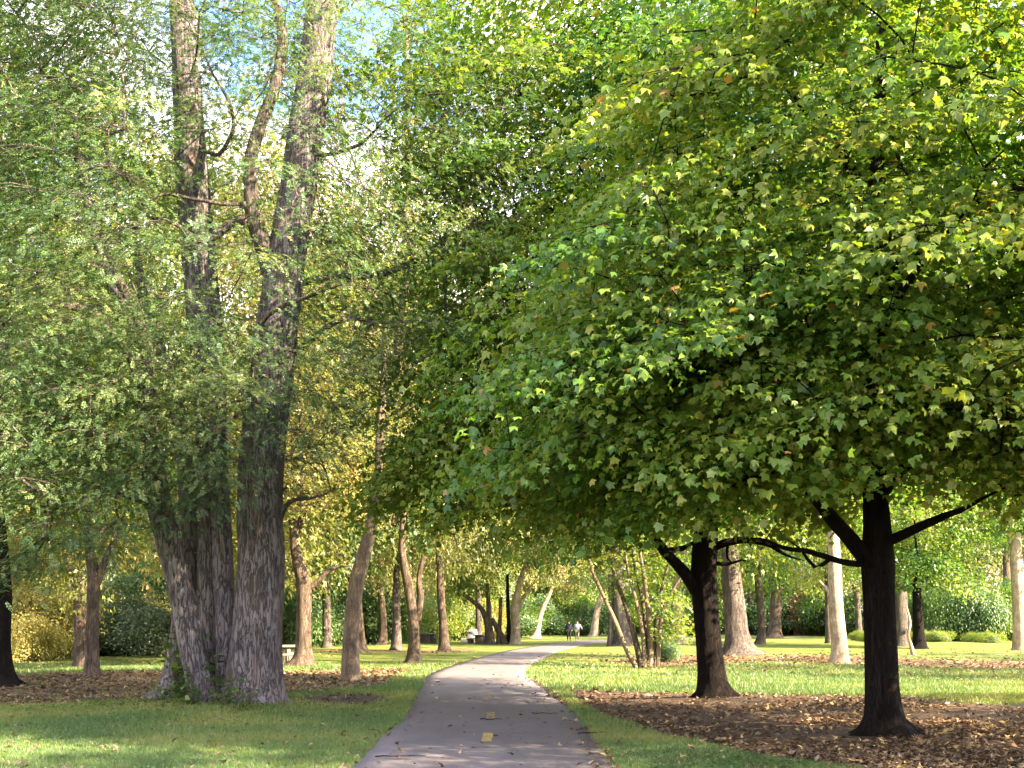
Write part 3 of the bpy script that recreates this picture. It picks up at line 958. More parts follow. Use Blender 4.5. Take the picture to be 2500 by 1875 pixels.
# ---- large multi-stem tree
YL = 20.7
def l_(x, y, dy=0): return px(x, y, YL + dy)
s1 = [l_(545, 1540), l_(548, 1500), l_(552, 1440), l_(556, 1380), l_(560, 1300), l_(565, 1200), l_(562, 1100), l_(566, 1000), l_(575, 900), l_(588, 800), l_(600, 700), l_(613, 600), l_(628, 500), l_(645, 400), l_(660, 280), l_(680, 150), l_(697, 0), l_(712, -200, -.1), l_(730, -450, -.2)]
q1 = [.56, .52, .48, .46, .44, .42, .405, .41, .39, .37, .36, .35, .33, .32, .31, .30, .28, .2, .06]
s2 = [l_(455, 1530, .7), l_(452, 1480, .7), l_(455, 1350, .8), l_(456, 1200, .8), l_(456, 1050, .8), l_(455, 900, .8), l_(446, 750, .8), l_(434, 620, .8), l_(425, 500, .8), l_(415, 380, .8), l_(408, 260, .8), l_(400, 120, .8), l_(392, 0, .8), l_(385, -200, .8), l_(380, -400, .8)]
q2 = [.34, .29, .27, .26, .27, .28, .30, .32, .31, .29, .27, .25, .22, .15, .05]
s3 = [l_(441, 1535, -.5), l_(432, 1480, -.5), l_(415, 1400, -.5), l_(400, 1320, -.5), l_(382, 1240, -.5), l_(364, 1170, -.5), l_(348, 1110, -.5), l_(335, 1040, -.5), l_(325, 950, -.45), l_(322, 850, -.4), l_(312, 760, -.3), l_(275, 660, -.2), l_(235, 590, -.1), l_(200, 480, 0), l_(170, 330, 0), l_(150, 150, 0)]
q3 = [.235, .22, .215, .22, .225, .225, .22, .21, .19, .17, .15, .13, .11, .09, .07, .03]
s4 = [l_(368, 1515, .9), l_(375, 1480, .9), l_(388, 1400, .9), l_(398, 1300, .8), l_(404, 1200, .8), l_(406, 1080, .8), l_(395, 950, 1.0), l_(360, 800, 1.4), l_(310, 640, 1.6), l_(290, 480, 1.7)]
q4 = [.33, .24, .20, .19, .18, .17, .15, .12, .09, .05]
s5 = [l_(492, 1530, .1), l_(490, 1470, .1), l_(488, 1380, .2), l_(484, 1280, .3), l_(480, 1160, .3), l_(474, 1040, .4), l_(468, 920, .4), l_(462, 800, .5), l_(448, 690, .8)]
q5 = [.25, .20, .18, .18, .18, .17, .165, .17, .10]
limL = [([l_(590, 590), l_(568, 525, -.2), l_(552, 465, -.3), l_(546, 415, -.3), l_(548, 340, -.3), l_(572, 260, -.3), l_(600, 180, -.2), l_(616, 80, -.1), l_(602, -20), l_(606, -200)], [.20, .17, .15, .13, .12, .11, .10, .10, .09, .03]),
        ([l_(552, 470, -.3), l_(500, 485, -.6), l_(468, 510, -.8), l_(430, 520, -.9), l_(402, 500, -.9), l_(372, 480, -.9), l_(330, 470, -.8)], [.08, .07, .065, .06, .05, .04, .025]),
        ([l_(546, 440, -.3), l_(480, 440, -.6), l_(425, 432, -.7), l_(355, 421, -.8), l_(310, 445, -.8), l_(270, 455, -.8)], [.045, .036, .03, .026, .022, .012]),
        ([l_(325, 860, -.4), l_(270, 760, -.6), l_(215, 690, -.8), l_(150, 662, -1), l_(60, 655, -1.2), l_(-20, 640, -1.4)], [.11, .10, .085, .06, .05, .03]),
        ([l_(322, 820, -.4), l_(300, 700, -.7), l_(250, 600, -1), l_(225, 540, -1.2), l_(190, 420, -1.3)], [.11, .09, .08, .06, .03]),
        ([l_(410, 300, .8), l_(470, 330, .3), l_(500, 250, 0), l_(440, 120, -.3), l_(415, 30, -.4)], [.03, .035, .032, .028, .02]),
        ([l_(640, 760, .1), l_(700, 712, -.3), l_(750, 690, -.6), l_(830, 700, -1), l_(900, 690, -1.4)], [.06, .05, .04, .03, .02]),
        ([l_(560, 880, -.2), l_(548, 780, -.4), l_(570, 690, -.6), l_(680, 640, -1), l_(790, 600, -1.4)], [.06, .06, .05, .04, .03]),
        ([l_(560, 870, -.2), l_(500, 905, -.5), l_(430, 960, -.8), l_(350, 1010, -1)], [.06, .05, .035, .02]),
        ([l_(600, 1130, 0), l_(625, 1085, -.3), l_(680, 1075, -.6), l_(740, 1050, -.8)], [.05, .045, .03, .02]),
        ([l_(655, 330), l_(720, 330, -.4), l_(790, 300, -.8), l_(850, 240, -1.3), l_(930, 200, -1.7)], [.045, .035, .028, .02, .012]),
        ([l_(614, 620), l_(720, 600, .3), l_(850, 590, .5), l_(958, 520, .4), l_(985, 445, .3), l_(1002, 400, .2), l_(988, 360, .1), l_(978, 300, 0), l_(965, 230, 0)], [.06, .06, .06, .055, .055, .05, .04, .03, .02]),
        ([l_(1002, 400, .2), l_(1030, 365, 0), l_(1055, 310, -.2)], [.045, .035, .02]),
        ([l_(958, 520, .4), l_(962, 600, -.2), l_(965, 700, -.5), l_(970, 760, -.6)], [.04, .03, .022, .014]),
        ([l_(370, 1120, -.5), l_(300, 1080, -1.2), l_(210, 1050, -2), l_(120, 1060, -2.8)], [.05, .045, .035, .02])]
def rejL(q):
    X = (q[0] / q[1] * F + 1250) / 1.1302; y = (HOR - (q[2] - H) / q[1] * F) / 1.1302
    if y > np.interp(X, [-200, 0, 250, 330, 480, 560, 640, 760, 900, 1100], [1260, 1255, 1235, 1130, 1110, 1150, 1130, 1040, 960, 900]): return True
    # openings that show the stems
    if abs(X - np.interp(y, [0, 400, 800, 1000], [697, 645, 588, 566])) < (62 if y > 330 else 45) and q[1] < YL + .3 and (y < 760 or 860 < y < 1080) and random.random() < (.84 if y > 330 else .4): return True
    for (xa, xb) in (((-5.35, -5.0), (-5.25, -4.0)), ((-6.9, -6.6), (-6.85, -6.6))):     # keep the light reaching the upper stems
        if q[2] > 5.5:
            tx = np.interp(q[2], [4, 14], [xa[0], xb[1]]); dx_, dy_ = q[0] - tx, q[1] - YL
            al, pe = dx_ * SUNH[0] + dy_ * SUNH[1], abs(-dx_ * SUNH[1] + dy_ * SUNH[0])
            if al > -.2 and pe < .7 and random.random() < .5: return True
    if abs(X - np.interp(y, [0, 500, 700], [392, 425, 445])) < 48 and q[1] < YL + 1.2 and y < 700 and random.random() < .62: return True
    if 470 < X < 560 and 120 < y < 330 and random.random() < .7: return True
    if 700 < X < 860 and 60 < y < 520 and random.random() < .55: return True
    if X > 1230: return True
    return False
lf_loc = lambda per, R: (lambda C, ax, r, tc: pinnate_leaves(C, ax, r, per, R, tone_c=tc))
M['bark_grey_limb'] = M['bark_dull']
hero_tree('locust_tree', 'huge multi-stem tree with shaggy grey bark and feathery foliage', l_(480, 1525), [(s1, q1, dict(base=0.0, depth=.055, flare=.55, fh=.55, lobes=5, freq=(11, .9))),
          (s2, q2, dict(base=0.0, depth=.07, flare=.2, fh=.4, freq=(11, .9))), (s3, q3, dict(base=0.0, depth=.06, flare=.10, fh=.3, freq=(10, .9))),
          (s4, q4, dict(base=0.0, depth=.07, flare=.8, fh=.35, lobes=4, freq=(11, 1))), (s5, q5, dict(base=0.0, depth=.07, flare=.3, fh=.4, freq=(10, 1)))], limL,
          [(-6.4, 20.0, 10.2, 6.0, 5.6, 6.6, 600, .2), (-8.6, 17.8, 4.5, 3.0, 2.6, 2.6, 190, 0), (-5.4, 18.4, 5.2, 2.6, 1.2, 1.6, 50, 0), (-2.2, 19.4, 7.6, 2.4, 2.0, 2.8, 80, 0), (-1.2, 19.6, 10.2, 2.6, 2.0, 2.2, 40, 0), (-10.5, 21.5, 11.0, 3.4, 3.4, 6.0, 150, .1), (-6.6, 18.6, 5.6, 1.7, 1.0, 1.6, 60, 0), (-7.5, 19, 12.0, 3.2, 2.5, 2.6, 90, 0)],
          31, 'bark_grey', 'locust', lf_loc(64, .78), reject=rejL, mind=.5, roots=[(6.1, 1.15, .19), (5.5, .9, .17), (5.0, .75, .15), (.4, 1.0, .17)], rbase=s1[0], attach=4.0, twn=6, twR=.8, tip_r=.007)

# ------------------------------------------------------------------ crowns for the trees further back
def crown_proto(seed, rx, rz, nclump, per, size, tpl, R, squat=.0, low=0.0):
    """branches + leaves around the origin (the fork of the trunk)"""
    r = np.random.default_rng(seed)
    h = rz * 1.25
    tr = np.column_stack([np.cumsum(r.normal(0, .12, 12)), np.cumsum(r.normal(0, .12, 12)), np.linspace(-.3, h, 12)])
    e = [(0, 0, rz * .85, rx, rx * .95, rz, int(nclump * .8), .3), (r.normal(0, 1), r.normal(0, 1), rz * .35 + low, rx * .95, rx * .9, rz * .4, int(nclump * .2), .1)]
    at_ = sample_env(e, r, 0, lambda q: q[2] < -.3 + low)
    bl = grow([(tr, 1)], at_, r, step=.7, tip_r=.012)
    mb = MB()
    V, Fc = tube(tr, np.linspace(.13, .03, 12), 8); mb.add(V, Fc)
    branches_mesh([q for q in bl], mb, 6)
    idx = np.repeat(np.arange(len(at_)), 4)
    th = r.random(len(idx)) * 6.283
    E = at_[idx] + np.stack([np.cos(th) * R, np.sin(th) * R, r.normal(-.1, .25, len(idx))], -1)
    V, Fc = twig_mesh(at_[idx], E, .012, .005, .05); mb.add(V, [Fc])
    bm_ = mb.mesh('branches', [M['bark_brown']], smooth=True)
    tc_ = np.clip(.5 + (fbm(at_ * .4 + seed, 2) - .5) * 2.0 + r.normal(0, .14, len(at_)), 0, 1)
    V, Fc, T_ = maple_leaves(at_, np.array([0, 0, rz * .7]), r, per, size, R, flat=.24, tone_c=tc_, tpl=tpl)
    cm_ = mesh_np('crown', V, [Fc], {'tone': T_}, False, [M['maple']])
    return bm_, cm_

ST = (STARB, STARB_F)
OV = (OVAL * np.array([1.15, 1, 1]), OVAL_F)
PR_MID = [crown_proto(101, 5.6, 6.6, 250, 85, .175, ST, .95), crown_proto(102, 5.0, 7.4, 240, 85, .175, ST, .95), crown_proto(103, 6.4, 5.8, 250, 80, .175, ST, 1.0)]
PR_FAR = [crown_proto(201, 5.6, 7.0, 190, 70, .26, OV, 1.15), crown_proto(202, 5.0, 7.8, 190, 70, .26, OV, 1.15)]
PR_SPARSE = crown_proto(301, 5.0, 6.2, 170, 60, .17, ST, .9)

def set_mat(o, m):
    o.material_slots[0].link = 'OBJECT'
    o.material_slots[0].material = M[m]

def mid_tree(kind, label, pts, rads, bark, fork_z, proto, s, leafm, rz=None, group=None, kw=None, extra=(), k=18, crown_shift=(0, 0), cat='tree'):
    """pts: world points of the trunk (base first); crown set on the trunk's end"""
    pts = [np.asarray(q, float) for q in pts]
    pts[0] = zto(pts[0], float(gz(pts[0][0], pts[0][1])) - .08)
    base = pts[0].copy()
    root = tree_root(kind, base, label, cat, group)
    mb = MB()
    kw = kw or {}
    d = dict(base=base[2], depth=.05, flare=.8, fh=.30, lobes=5, seed=base[0] * .7 + base[1])
    d.update(kw)
    trunk_mesh(mb, np.array(pts), rads, k=k, step=.2, **d)
    mb.V = [v - base for v in mb.V]
    child('trunk', mb.mesh('trunk', [M[bark]], smooth=True), root)
    for e_pts, e_r in extra:
        mb = MB()
        PRr = smooth_path(np.column_stack([np.array(e_pts), e_r]), .25)
        V, Fc = tube(PRr[:, :3], PRr[:, 3], 10, rfun=ridge(depth=.07, seed=base[0]))
        mb.add(V, Fc); mb.V = [v - base for v in mb.V]
        child('limb', mb.mesh('limb', [M[bark]], smooth=True), root)
    if proto is not None:
        top = pts[-1]
        if rz is None: rz = random.random() * 6.28
        for nm, me_, m_ in (('branches', proto[0], bark), ('crown', proto[1], leafm)):
            o = link(nm, me_, root)
            o.location = top - base + np.array([crown_shift[0], crown_shift[1], -.2])
            o.rotation_euler = (0, 0, rz)
            o.scale = (s, s, s) if np.isscalar(s) else s
            set_mat(o, m_)
    return root

def P_(lst, Y):
    return [px(x, y, Y) for x, y in lst]

def zto(p, z):
    q = np.array(p, float); q[2] = z; return q

Y = 26.3
mid_tree('maple_tree', 'tree with a dark trunk cut by the picture edge beside the leaf litter', P_([(8, 1492), (2, 1400), (6, 1290), (0, 1200), (-10, 1080)], Y), [.26, .22, .2, .2, .16], 'bark_dark', 3, PR_MID[0], (.8, .8, 1.15), 'maple', kw=dict(flare=1.4, fh=.25), k=26)
Y = gy(1441)
mid_tree('maple_tree', 'sunlit brown trunk half hidden behind its twin in the leaf litter', P_([(180, 1443), (176, 1350), (172, 1270), (150, 1210), (140, 1120)], Y), [.31, .26, .24, .2, .16], 'bark_brown', 3, PR_MID[1], (.95, .95, 1.3), 'golden', extra=[(P_([(170, 1290), (155, 1262), (136, 1252)], Y), [.1, .08, .05])])
Y = gy(1466)
mid_tree('maple_tree', 'brown forked trunk standing in front of its twin in the leaf litter', P_([(200, 1468), (199, 1400), (200, 1320), (202, 1245), (192, 1180), (185, 1090)], Y), [.22, .185, .17, .17, .13, .11], 'bark_brown', 3, PR_MID[2], (.75, .75, 1.1), 'maple', extra=[(P_([(207, 1265), (228, 1210), (245, 1170), (255, 1130)], Y), [.12, .10, .08, .06])], kw=dict(flare=.9, fh=.2))
Y = gy(1441)
mid_tree('maple_tree', 'straight brown trunk with a bent low branch and a sunlit flared base', P_([(654, 1446), (656, 1400), (656, 1330), (656, 1262), (640, 1200), (632, 1120)], Y), [.38, .28, .26, .27, .18, .14], 'bark_brown', 4, PR_MID[0], (1.0, 1.0, 1.1), 'golden', extra=[(P_([(660, 1275), (685, 1258), (705, 1236), (728, 1225), (760, 1222)], Y), [.13, .09, .08, .05, .03])], kw=dict(flare=1.1, fh=.35), k=26)
Y = gy(1469)
mid_tree('plane_tree', 'leaning mottled trunk curving up beside the path verge', P_([(758, 1472), (757, 1400), (760, 1340), (770, 1260), (788, 1190), (803, 1130), (812, 1070), (818, 1020), (822, 900), (835, 760)], Y), [.255, .215, .205, .20, .185, .165, .14, .12, .11, .09], 'bark_tan', 5, PR_SPARSE, (1.0, 1.0, 1.5), 'lime', kw=dict(flare=.35, fh=.25), k=30, extra=[(P_([(815, 1050), (850, 1030), (905, 1030), (960, 1045)], Y), [.06, .05, .035, .02])])
Y = 60
mid_tree('maple_tree', 'trunk with an orange sunlit root flare just behind the leaning trunk', P_([(775, 1402), (773, 1350), (768, 1280), (755, 1240), (742, 1215)], Y), [.42, .3, .27, .2, .15], 'bark_brown', 4, PR_FAR[0], (1.1, 1.1, 1.5), 'bush', kw=dict(flare=1.8, fh=.3))
Y = 72
mid_tree('maple_tree', 'dull grey trunk in shade before the green thicket', P_([(706, 1399), (706, 1350), (705, 1290), (704, 1240)], Y), [.32, .27, .25, .22], 'bark_dull', 4, PR_FAR[1], (1.0, 1.0, 1.4), 'bush')
Y = 64
mid_tree('maple_tree', 'slim dark straight trunk left of the forked trunk by the verge', P_([(857, 1405), (857, 1350), (856, 1300), (856, 1250), (860, 1200)], Y), [.30, .23, .22, .2, .15], 'bark_dull', 4, PR_MID[2], (.9, .9, 2.0), 'golden')
Y = gy(1430)
mid_tree('maple_tree', 'pale brown trunk bending over at the top with a healed split', P_([(894, 1434), (895, 1380), (892, 1330), (884, 1270), (874, 1225), (868, 1170), (872, 1100)], Y), [.30, .22, .215, .20, .16, .13, .11], 'bark_brown', 4, PR_SPARSE, (1, 1, 1.5), 'lime', kw=dict(flare=.9, fh=.22), k=26, extra=[(P_([(902, 1340), (908, 1290), (905, 1250), (915, 1200)], Y), [.14, .13, .10, .08])])
Y = 62
mid_tree('maple_tree', 'slim mottled trunk with a light root toe above the litter band', P_([(961, 1409), (957, 1350), (953, 1300), (951, 1250), (950, 1200)], Y), [.31, .22, .21, .2, .15], 'bark_brown', 4, PR_MID[1], (.95, .95, 1.9), 'golden', kw=dict(flare=1.1, fh=.25))
Y = 105
mid_tree('maple_tree', 'thin brown trunk beside the stone fireplace', P_([(1007, 1378), (1006, 1340), (1006, 1290)], Y), [.28, .22, .2], 'bark_brown', 4, PR_FAR[0], (1.0, 1.0, 1.2), 'lime')
Y = 83
mid_tree('maple_tree', 'clump of slanting stems with one long arm reaching over the picnic table', P_([(1058, 1391), (1052, 1350), (1042, 1318), (1020, 1298), (990, 1275)], Y), [.35, .22, .2, .16, .12], 'bark_brown', 4, PR_FAR[1], (.85, .85, .9), 'lime',
         extra=[(P_([(1064, 1391), (1058, 1350), (1055, 1300), (1052, 1260)], Y), [.2, .2, .16, .12]), (P_([(1076, 1391), (1080, 1340), (1082, 1290)], Y), [.18, .14, .12]), (P_([(1092, 1391), (1078, 1365), (1062, 1335)], Y), [.3, .22, .15])])
Y = 83
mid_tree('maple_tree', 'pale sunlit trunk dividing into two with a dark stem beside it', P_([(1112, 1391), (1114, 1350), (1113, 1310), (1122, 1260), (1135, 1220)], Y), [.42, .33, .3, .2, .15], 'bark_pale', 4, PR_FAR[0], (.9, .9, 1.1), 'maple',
         extra=[(P_([(1118, 1320), (1132, 1290), (1150, 1262)], Y), [.18, .12, .08])])
mid_tree('maple_tree', 'thin black stem close to the pale divided trunk', P_([(1098, 1390), (1099, 1350), (1097, 1300), (1096, 1240)], Y), [.2, .15, .13, .1], 'bark_dark', 4, None, 1, 'maple')
Y = 117
mid_tree('maple_tree', 'leaning pale trunk with a dark burl at its foot next to the walkers', P_([(1158, 1376), (1162, 1358), (1166, 1335), (1174, 1310), (1186, 1285), (1195, 1262)], Y), [.55, .3, .27, .24, .2, .15], 'bark_pale', 4, PR_FAR[1], (.8, .8, .8), 'golden')
Y = 140
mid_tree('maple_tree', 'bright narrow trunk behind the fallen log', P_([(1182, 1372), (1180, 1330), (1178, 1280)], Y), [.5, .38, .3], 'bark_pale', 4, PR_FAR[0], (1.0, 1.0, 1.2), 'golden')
Y = 135
mid_tree('maple_tree', 'pale trunk slanting over the lawn past the walkers', P_([(1282, 1366), (1288, 1330), (1296, 1298), (1305, 1270)], Y), [.5, .38, .34, .26], 'bark_pale', 4, PR_FAR[1], (1.0, 1.0, 1.2), 'lime')
Y = gy(1397)
mid_tree('oak_tree', 'broad grey trunk behind the multi-stem shrub, edged by a brown stem', P_([(1346, 1400), (1343, 1360), (1338, 1310), (1335, 1250), (1333, 1180)], Y), [.62, .47, .42, .38, .3], 'bark_dull', 5, PR_MID[2], (1.15, 1.15, 2.0), 'maple',
         extra=[(P_([(1318, 1397), (1320, 1350), (1319, 1300), (1317, 1240)], Y), [.24, .16, .14, .1])])
Y = 77
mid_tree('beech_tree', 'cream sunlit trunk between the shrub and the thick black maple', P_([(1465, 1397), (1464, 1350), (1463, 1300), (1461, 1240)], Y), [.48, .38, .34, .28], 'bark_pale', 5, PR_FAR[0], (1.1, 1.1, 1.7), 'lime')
Y = 50
mid_tree('oak_tree', 'massive brown trunk with one root sweeping out, partly behind the thick black maple', P_([(1596, 1424), (1592, 1370), (1586, 1310), (1580, 1250), (1578, 1180)], Y), [.62, .50, .47, .43, .36], 'bark_dull', 5, PR_MID[0], (1.05, 1.05, 1.7), 'lime', kw=dict(flare=1.1, fh=.5, lobes=4), k=26)
Y = 150
mid_tree('maple_tree', 'slim dark trunk far across the lawn beside a wider one', P_([(1650, 1366), (1650, 1340), (1648, 1300)], Y), [.75, .5, .45], 'bark_brown', 5, PR_FAR[1], (1.1, 1.1, 1.2), 'golden')
Y = 117
mid_tree('maple_tree', 'wide brown trunk far across the lawn with two dark boughs', P_([(1673, 1379), (1674, 1345), (1676, 1310), (1678, 1270)], Y), [.8, .62, .58, .5], 'bark_brown', 5, PR_FAR[0], (1.1, 1.1, 1.3), 'maple')
Y = 150
mid_tree('beech_tree', 'cream trunk far off behind the massive brown one', P_([(1626, 1366), (1628, 1330), (1630, 1290)], Y), [.7, .5, .4], 'bark_pale', 5, PR_FAR[0], (1.0, 1.0, 1.3), 'lime')
Y = gy(1436)
mid_tree('plane_tree', 'pale cream trunk with a broken stub branch alone on the sunlit lawn', P_([(1813, 1440), (1813, 1390), (1808, 1340), (1804, 1280), (1803, 1220), (1800, 1150), (1796, 1060)], Y), [.36, .285, .27, .25, .235, .20, .16], 'bark_pale', 5, PR_SPARSE, (1.0, 1.0, 1.5), 'lime', kw=dict(flare=.35, fh=.25), k=30,
         extra=[(P_([(1803, 1290), (1790, 1276), (1776, 1262), (1770, 1255)], Y), [.12, .09, .06, .04]), (P_([(1800, 1215), (1790, 1150), (1760, 1100)], Y), [.08, .06, .04])])
Y = 85
mid_tree('maple_tree', 'thin grey stem just behind the pale cream trunk', P_([(1791, 1392), (1789, 1350), (1788, 1300), (1786, 1240)], Y), [.27, .22, .2, .18], 'bark_dull', 5, PR_FAR[1], (.8, .8, .9), 'lime')
Y = gy(1395)
mid_tree('oak_tree', 'wide shaggy grey trunk under drooping leaves past the slimmer black maple', P_([(1947, 1398), (1946, 1350), (1945, 1290), (1944, 1220)], Y), [.52, .46, .44, .4], 'bark_dull', 5, PR_MID[1], (1.2, 1.2, 1.7), 'lime')
Y = gy(1402)
mid_tree('maple_tree', 'short dark trunk beside the crooked birch stem', P_([(1986, 1404), (1984, 1360), (1982, 1320), (1980, 1270)], Y), [.42, .32, .3, .26], 'bark_dark', 5, PR_FAR[0], (.8, .8, .8), 'maple')
Y = gy(1416)
mid_tree('birch_tree', 'thin crooked cream stem leaning on the sunlit grass', P_([(1974, 1418), (1968, 1395), (1962, 1372), (1966, 1345), (1958, 1310)], Y), [.12, .085, .07, .06, .04], 'bark_pale', 3, None, 1, 'lime', kw=dict(flare=.3, fh=.1))
Y = 105
mid_tree('maple_tree', 'knotty reddish trunk beyond the green shrubs', P_([(2174, 1384), (2173, 1340), (2176, 1290), (2174, 1230), (2172, 1180)], Y), [.42, .36, .34, .3, .25], 'bark_brown', 5, PR_FAR[1], (1.0, 1.0, 1.5), 'lime')
Y = gy(1402)
mid_tree('maple_tree', 'pale trunk at the picture edge on the far side of the lawn', P_([(2208, 1405), (2204, 1350), (2200, 1280), (2196, 1220), (2192, 1150)], Y), [.52, .42, .38, .35, .3], 'bark_pale', 5, PR_FAR[0], (1.1, 1.1, 1.6), 'maple')

# multi-stem shrub tree beside the path
Y = gy(1440)
ms = [[(1374, 1442), (1352, 1400), (1328, 1340), (1300, 1280), (1282, 1240), (1266, 1190), (1240, 1140)], [(1385, 1440), (1372, 1380), (1352, 1310), (1330, 1250), (1318, 1200)],
      [(1392, 1440), (1388, 1370), (1374, 1300), (1358, 1240), (1348, 1180)], [(1398, 1438), (1396, 1370), (1388, 1300), (1372, 1230), (1366, 1180)],
      [(1405, 1440), (1404, 1370), (1398, 1300), (1390, 1240), (1382, 1190)], [(1412, 1442), (1415, 1370), (1424, 1300), (1438, 1240), (1452, 1190)], [(1420, 1440), (1424, 1380), (1432, 1320), (1450, 1280), (1475, 1240)]]
root = tree_root('multi_stem_tree', px(1398, 1440, Y), 'spreading clump of thin tan stems growing from one foot on the lawn', 'tree')
bs = np.array(root.location)
r = np.random.default_rng(77)
ends = []
for i, st_ in enumerate(ms):
    mb = MB()
    pts = [px(x, y, Y + (i - 3) * .06 + j * .12 * (1 if i % 2 else -1)) for j, (x, y) in enumerate(st_)]
    trunk_mesh(mb, np.array(pts), list(np.linspace(.125, .055, len(pts)) * (.95 if i in (1, 4) else .7)), k=14, step=.15, depth=.05, seed=i * 2.2)
    mb.V = [v - bs for v in mb.V]
    child('stem', mb.mesh('stem', [M['bark_brown' if i % 2 else 'bark_tan']], smooth=True), root)
    ends.append((smooth_path(np.array(pts), .4), 6))
at_ = sample_env([(bs[0] - .1, Y, 5.4, 2.8, 2.2, 2.6, 105, .1), (bs[0] + .9, Y - .2, 1.9, 1.0, .8, 1.0, 22, 0), (bs[0] - .4, Y, 3.2, 1.5, .8, 1.0, 14, 0)], r, .4)
bl = grow(ends, at_, r); mb = MB(); branches_mesh(bl, mb); mb.V = [v - bs for v in mb.V]
child('branches', mb.mesh('branches', [M['bark_brown']], smooth=True), root)
V, Fc, T_ = maple_leaves(at_, bs + np.array([0, 0, 4]), r, 45, .15, .6, tpl=ST)
child('crown', mesh_np('crown', V - bs, [Fc], {'tone': T_}, False, [M['lime']]), root)

# shade trees that stand beside the camera, outside the picture, and throw the long shadows over the path
for (x, y, s, lab) in [(13.0, 7.2, (.95, .95, .58), 'spreading maple beside the path near the viewer'), (19.2, 12.0, (.80, .80, .75), 'maple over the bare earth beyond the picture edge'),
                       (21, 2.5, (1.15, 1.15, .85), 'tall maple some way off the path behind the viewer'), (29, 7.5, (1.2, 1.2, .9), 'tall maple at the lawn edge'),
                       (7.5, -3.5, (.95, .95, 1.0), 'maple just behind the viewer'), (10.5, 4.0, (.85, .85, .6), 'small maple a few steps beside the viewer'), (14, -7.5, (1.1, 1.1, 1.2), 'maple well behind the viewer'), (33, -3, (1.2, 1.2, 1.1), 'maple farthest behind the viewer')]:
    mid_tree('maple_tree', lab, [(x, y, -.05), (x + .1, y, 1.5), (x + .1, y + .1, 3.1)], [.33, .26, .2], 'bark_dark', 3, PR_MID[int(x) % 3], s, 'maple', k=20)

for (x, y, s, lab) in [(23.5, 31, (1.0, 1.0, .8), 'airy tree whose shade falls across the sunlit lawn'), (31, 34, (1.0, 1.0, .9), 'thin-crowned tree by the lawn past the picture edge'), (38, 45, (1.1, 1.1, .9), 'airy tree beyond the lawn out of the picture'), (27, 26, (.8, .8, .7), 'small airy tree beside the bare earth out of the picture')]:
    mid_tree('maple_tree', lab, [(x, y, -.05), (x + .1, y, 1.5), (x + .1, y + .1, 3.4)], [.33, .26, .2], 'bark_brown', 3, PR_SPARSE, s, 'lime', k=20)

# trees closing the middle distance on both sides
mids = [(-16, 34, 3.4, 1.0, 1.45, 'golden'), (-10.6, 46.5, 4.0, 1.0, 1.6, 'golden'), (-21, 43, 3.6, 1.0, 1.5, 'golden'), (-13.5, 52, 4.2, 1.1, 1.7, 'golden'), (-26, 55, 4.0, 1.2, 1.7, 'lime'), (-33, 48, 4.0, 1.1, 1.5, 'maple'),
        (-9.2, 78, 5.0, 1.1, 1.9, 'golden'), (-19, 70, 4.4, 1.2, 1.9, 'lime'), (-31, 76, 4.4, 1.2, 1.9, 'golden'), (17.5, 78, 5.0, 1.1, 1.6, 'lime'), (-3, 96, 5.0, 1.1, 1.9, 'golden'), (30, 96, 5.0, 1.2, 1.7, 'golden')]
for i, (x, y, fz, s, sz, m_) in enumerate(mids):
    z0 = float(gz(x, y))
    lab = {'maple': 'green', 'golden': 'golden', 'lime': 'yellow-green'}[m_] + ' park tree ' + ['filling in behind the leaf litter', 'hidden behind the biggest shaggy stem', 'deep in the park behind the litter', 'standing behind the slim trunks', 'in the thicket side of the park', 'near the yellow bush',
        'beyond the litter band', 'between thicket and slim trunks', 'deep in the thicket side', 'behind the massive brown trunk', 'over the picnic ground', 'over the green shrubs'][i]
    q = np.array([x, y, z0 - .1])
    mid_tree('park_tree', lab, [q, q + [.1, 0, 1.5], q + [random.uniform(-.3, .3), 0, fz]], [.36, .27, .22], random.choice(['bark_brown', 'bark_dull']), fz, (PR_MID + PR_FAR)[i % 5], (s, s, sz), m_, k=14)

# ------------------------------------------------------------------ far wood: one of each kind, then copies
def far_tree(i, m_):
    me_t = MB(); trunk_mesh(me_t, np.array([(0, 0, -.3), (.1, 0, 2), (0, 0, 4.5), (.1, .1, 6.5)]), [.42, .32, .28, .2], k=10, step=.6, base=0, flare=.8, fh=.3, seed=i)
    root = link('woodland_tree', None)
    child('trunk', me_t.mesh('trunk', [M['bark_dull']], smooth=True), root)
    for nm, me_, mm_ in (('branches', PR_FAR[i % 2][0], 'bark_dull'), ('crown', PR_FAR[i % 2][1], m_)):
        o = link(nm, me_, root); o.location = (0, 0, 4.2 - 1.4 * (i % 3 == 0)); o.scale = (1, 1, 1.35); set_mat(o, mm_)
    return root
kinds = [(0, 'bush'), (1, 'lime'), (2, 'golden'), (3, 'maple'), (4, 'yellowbush')]
desc = {'bush': 'dark green', 'lime': 'yellow-green', 'golden': 'golden', 'maple': 'mid green', 'yellowbush': 'bright yellow'}
protos = {m_: far_tree(i, m_) for i, m_ in kinds}
used = set()
r = np.random.default_rng(5)
spots = []
for yrow, n_, wid in ((122, 17, 66), (142, 20, 84), (165, 22, 100), (195, 24, 125), (235, 26, 150)):
    for j in range(n_):
        x = (j + .5) / n_ * 2 * wid - wid + r.normal(0, 2.2)
        y = yrow + r.normal(0, 4)
        if y < 150 and 6 < x < 24: continue         # the lawn opens out here
        if yrow == 122 and -3 < x < 34: continue
        spots.append((x, y))
for x in np.arange(-62, -20, 6.5):
    spots.append((x + r.normal(0, 1), 84 + r.normal(0, 7) - (x + 62) * -.1))
for x in (-44, -38, -50):
    spots.append((x, 62 + r.normal(0, 3)))
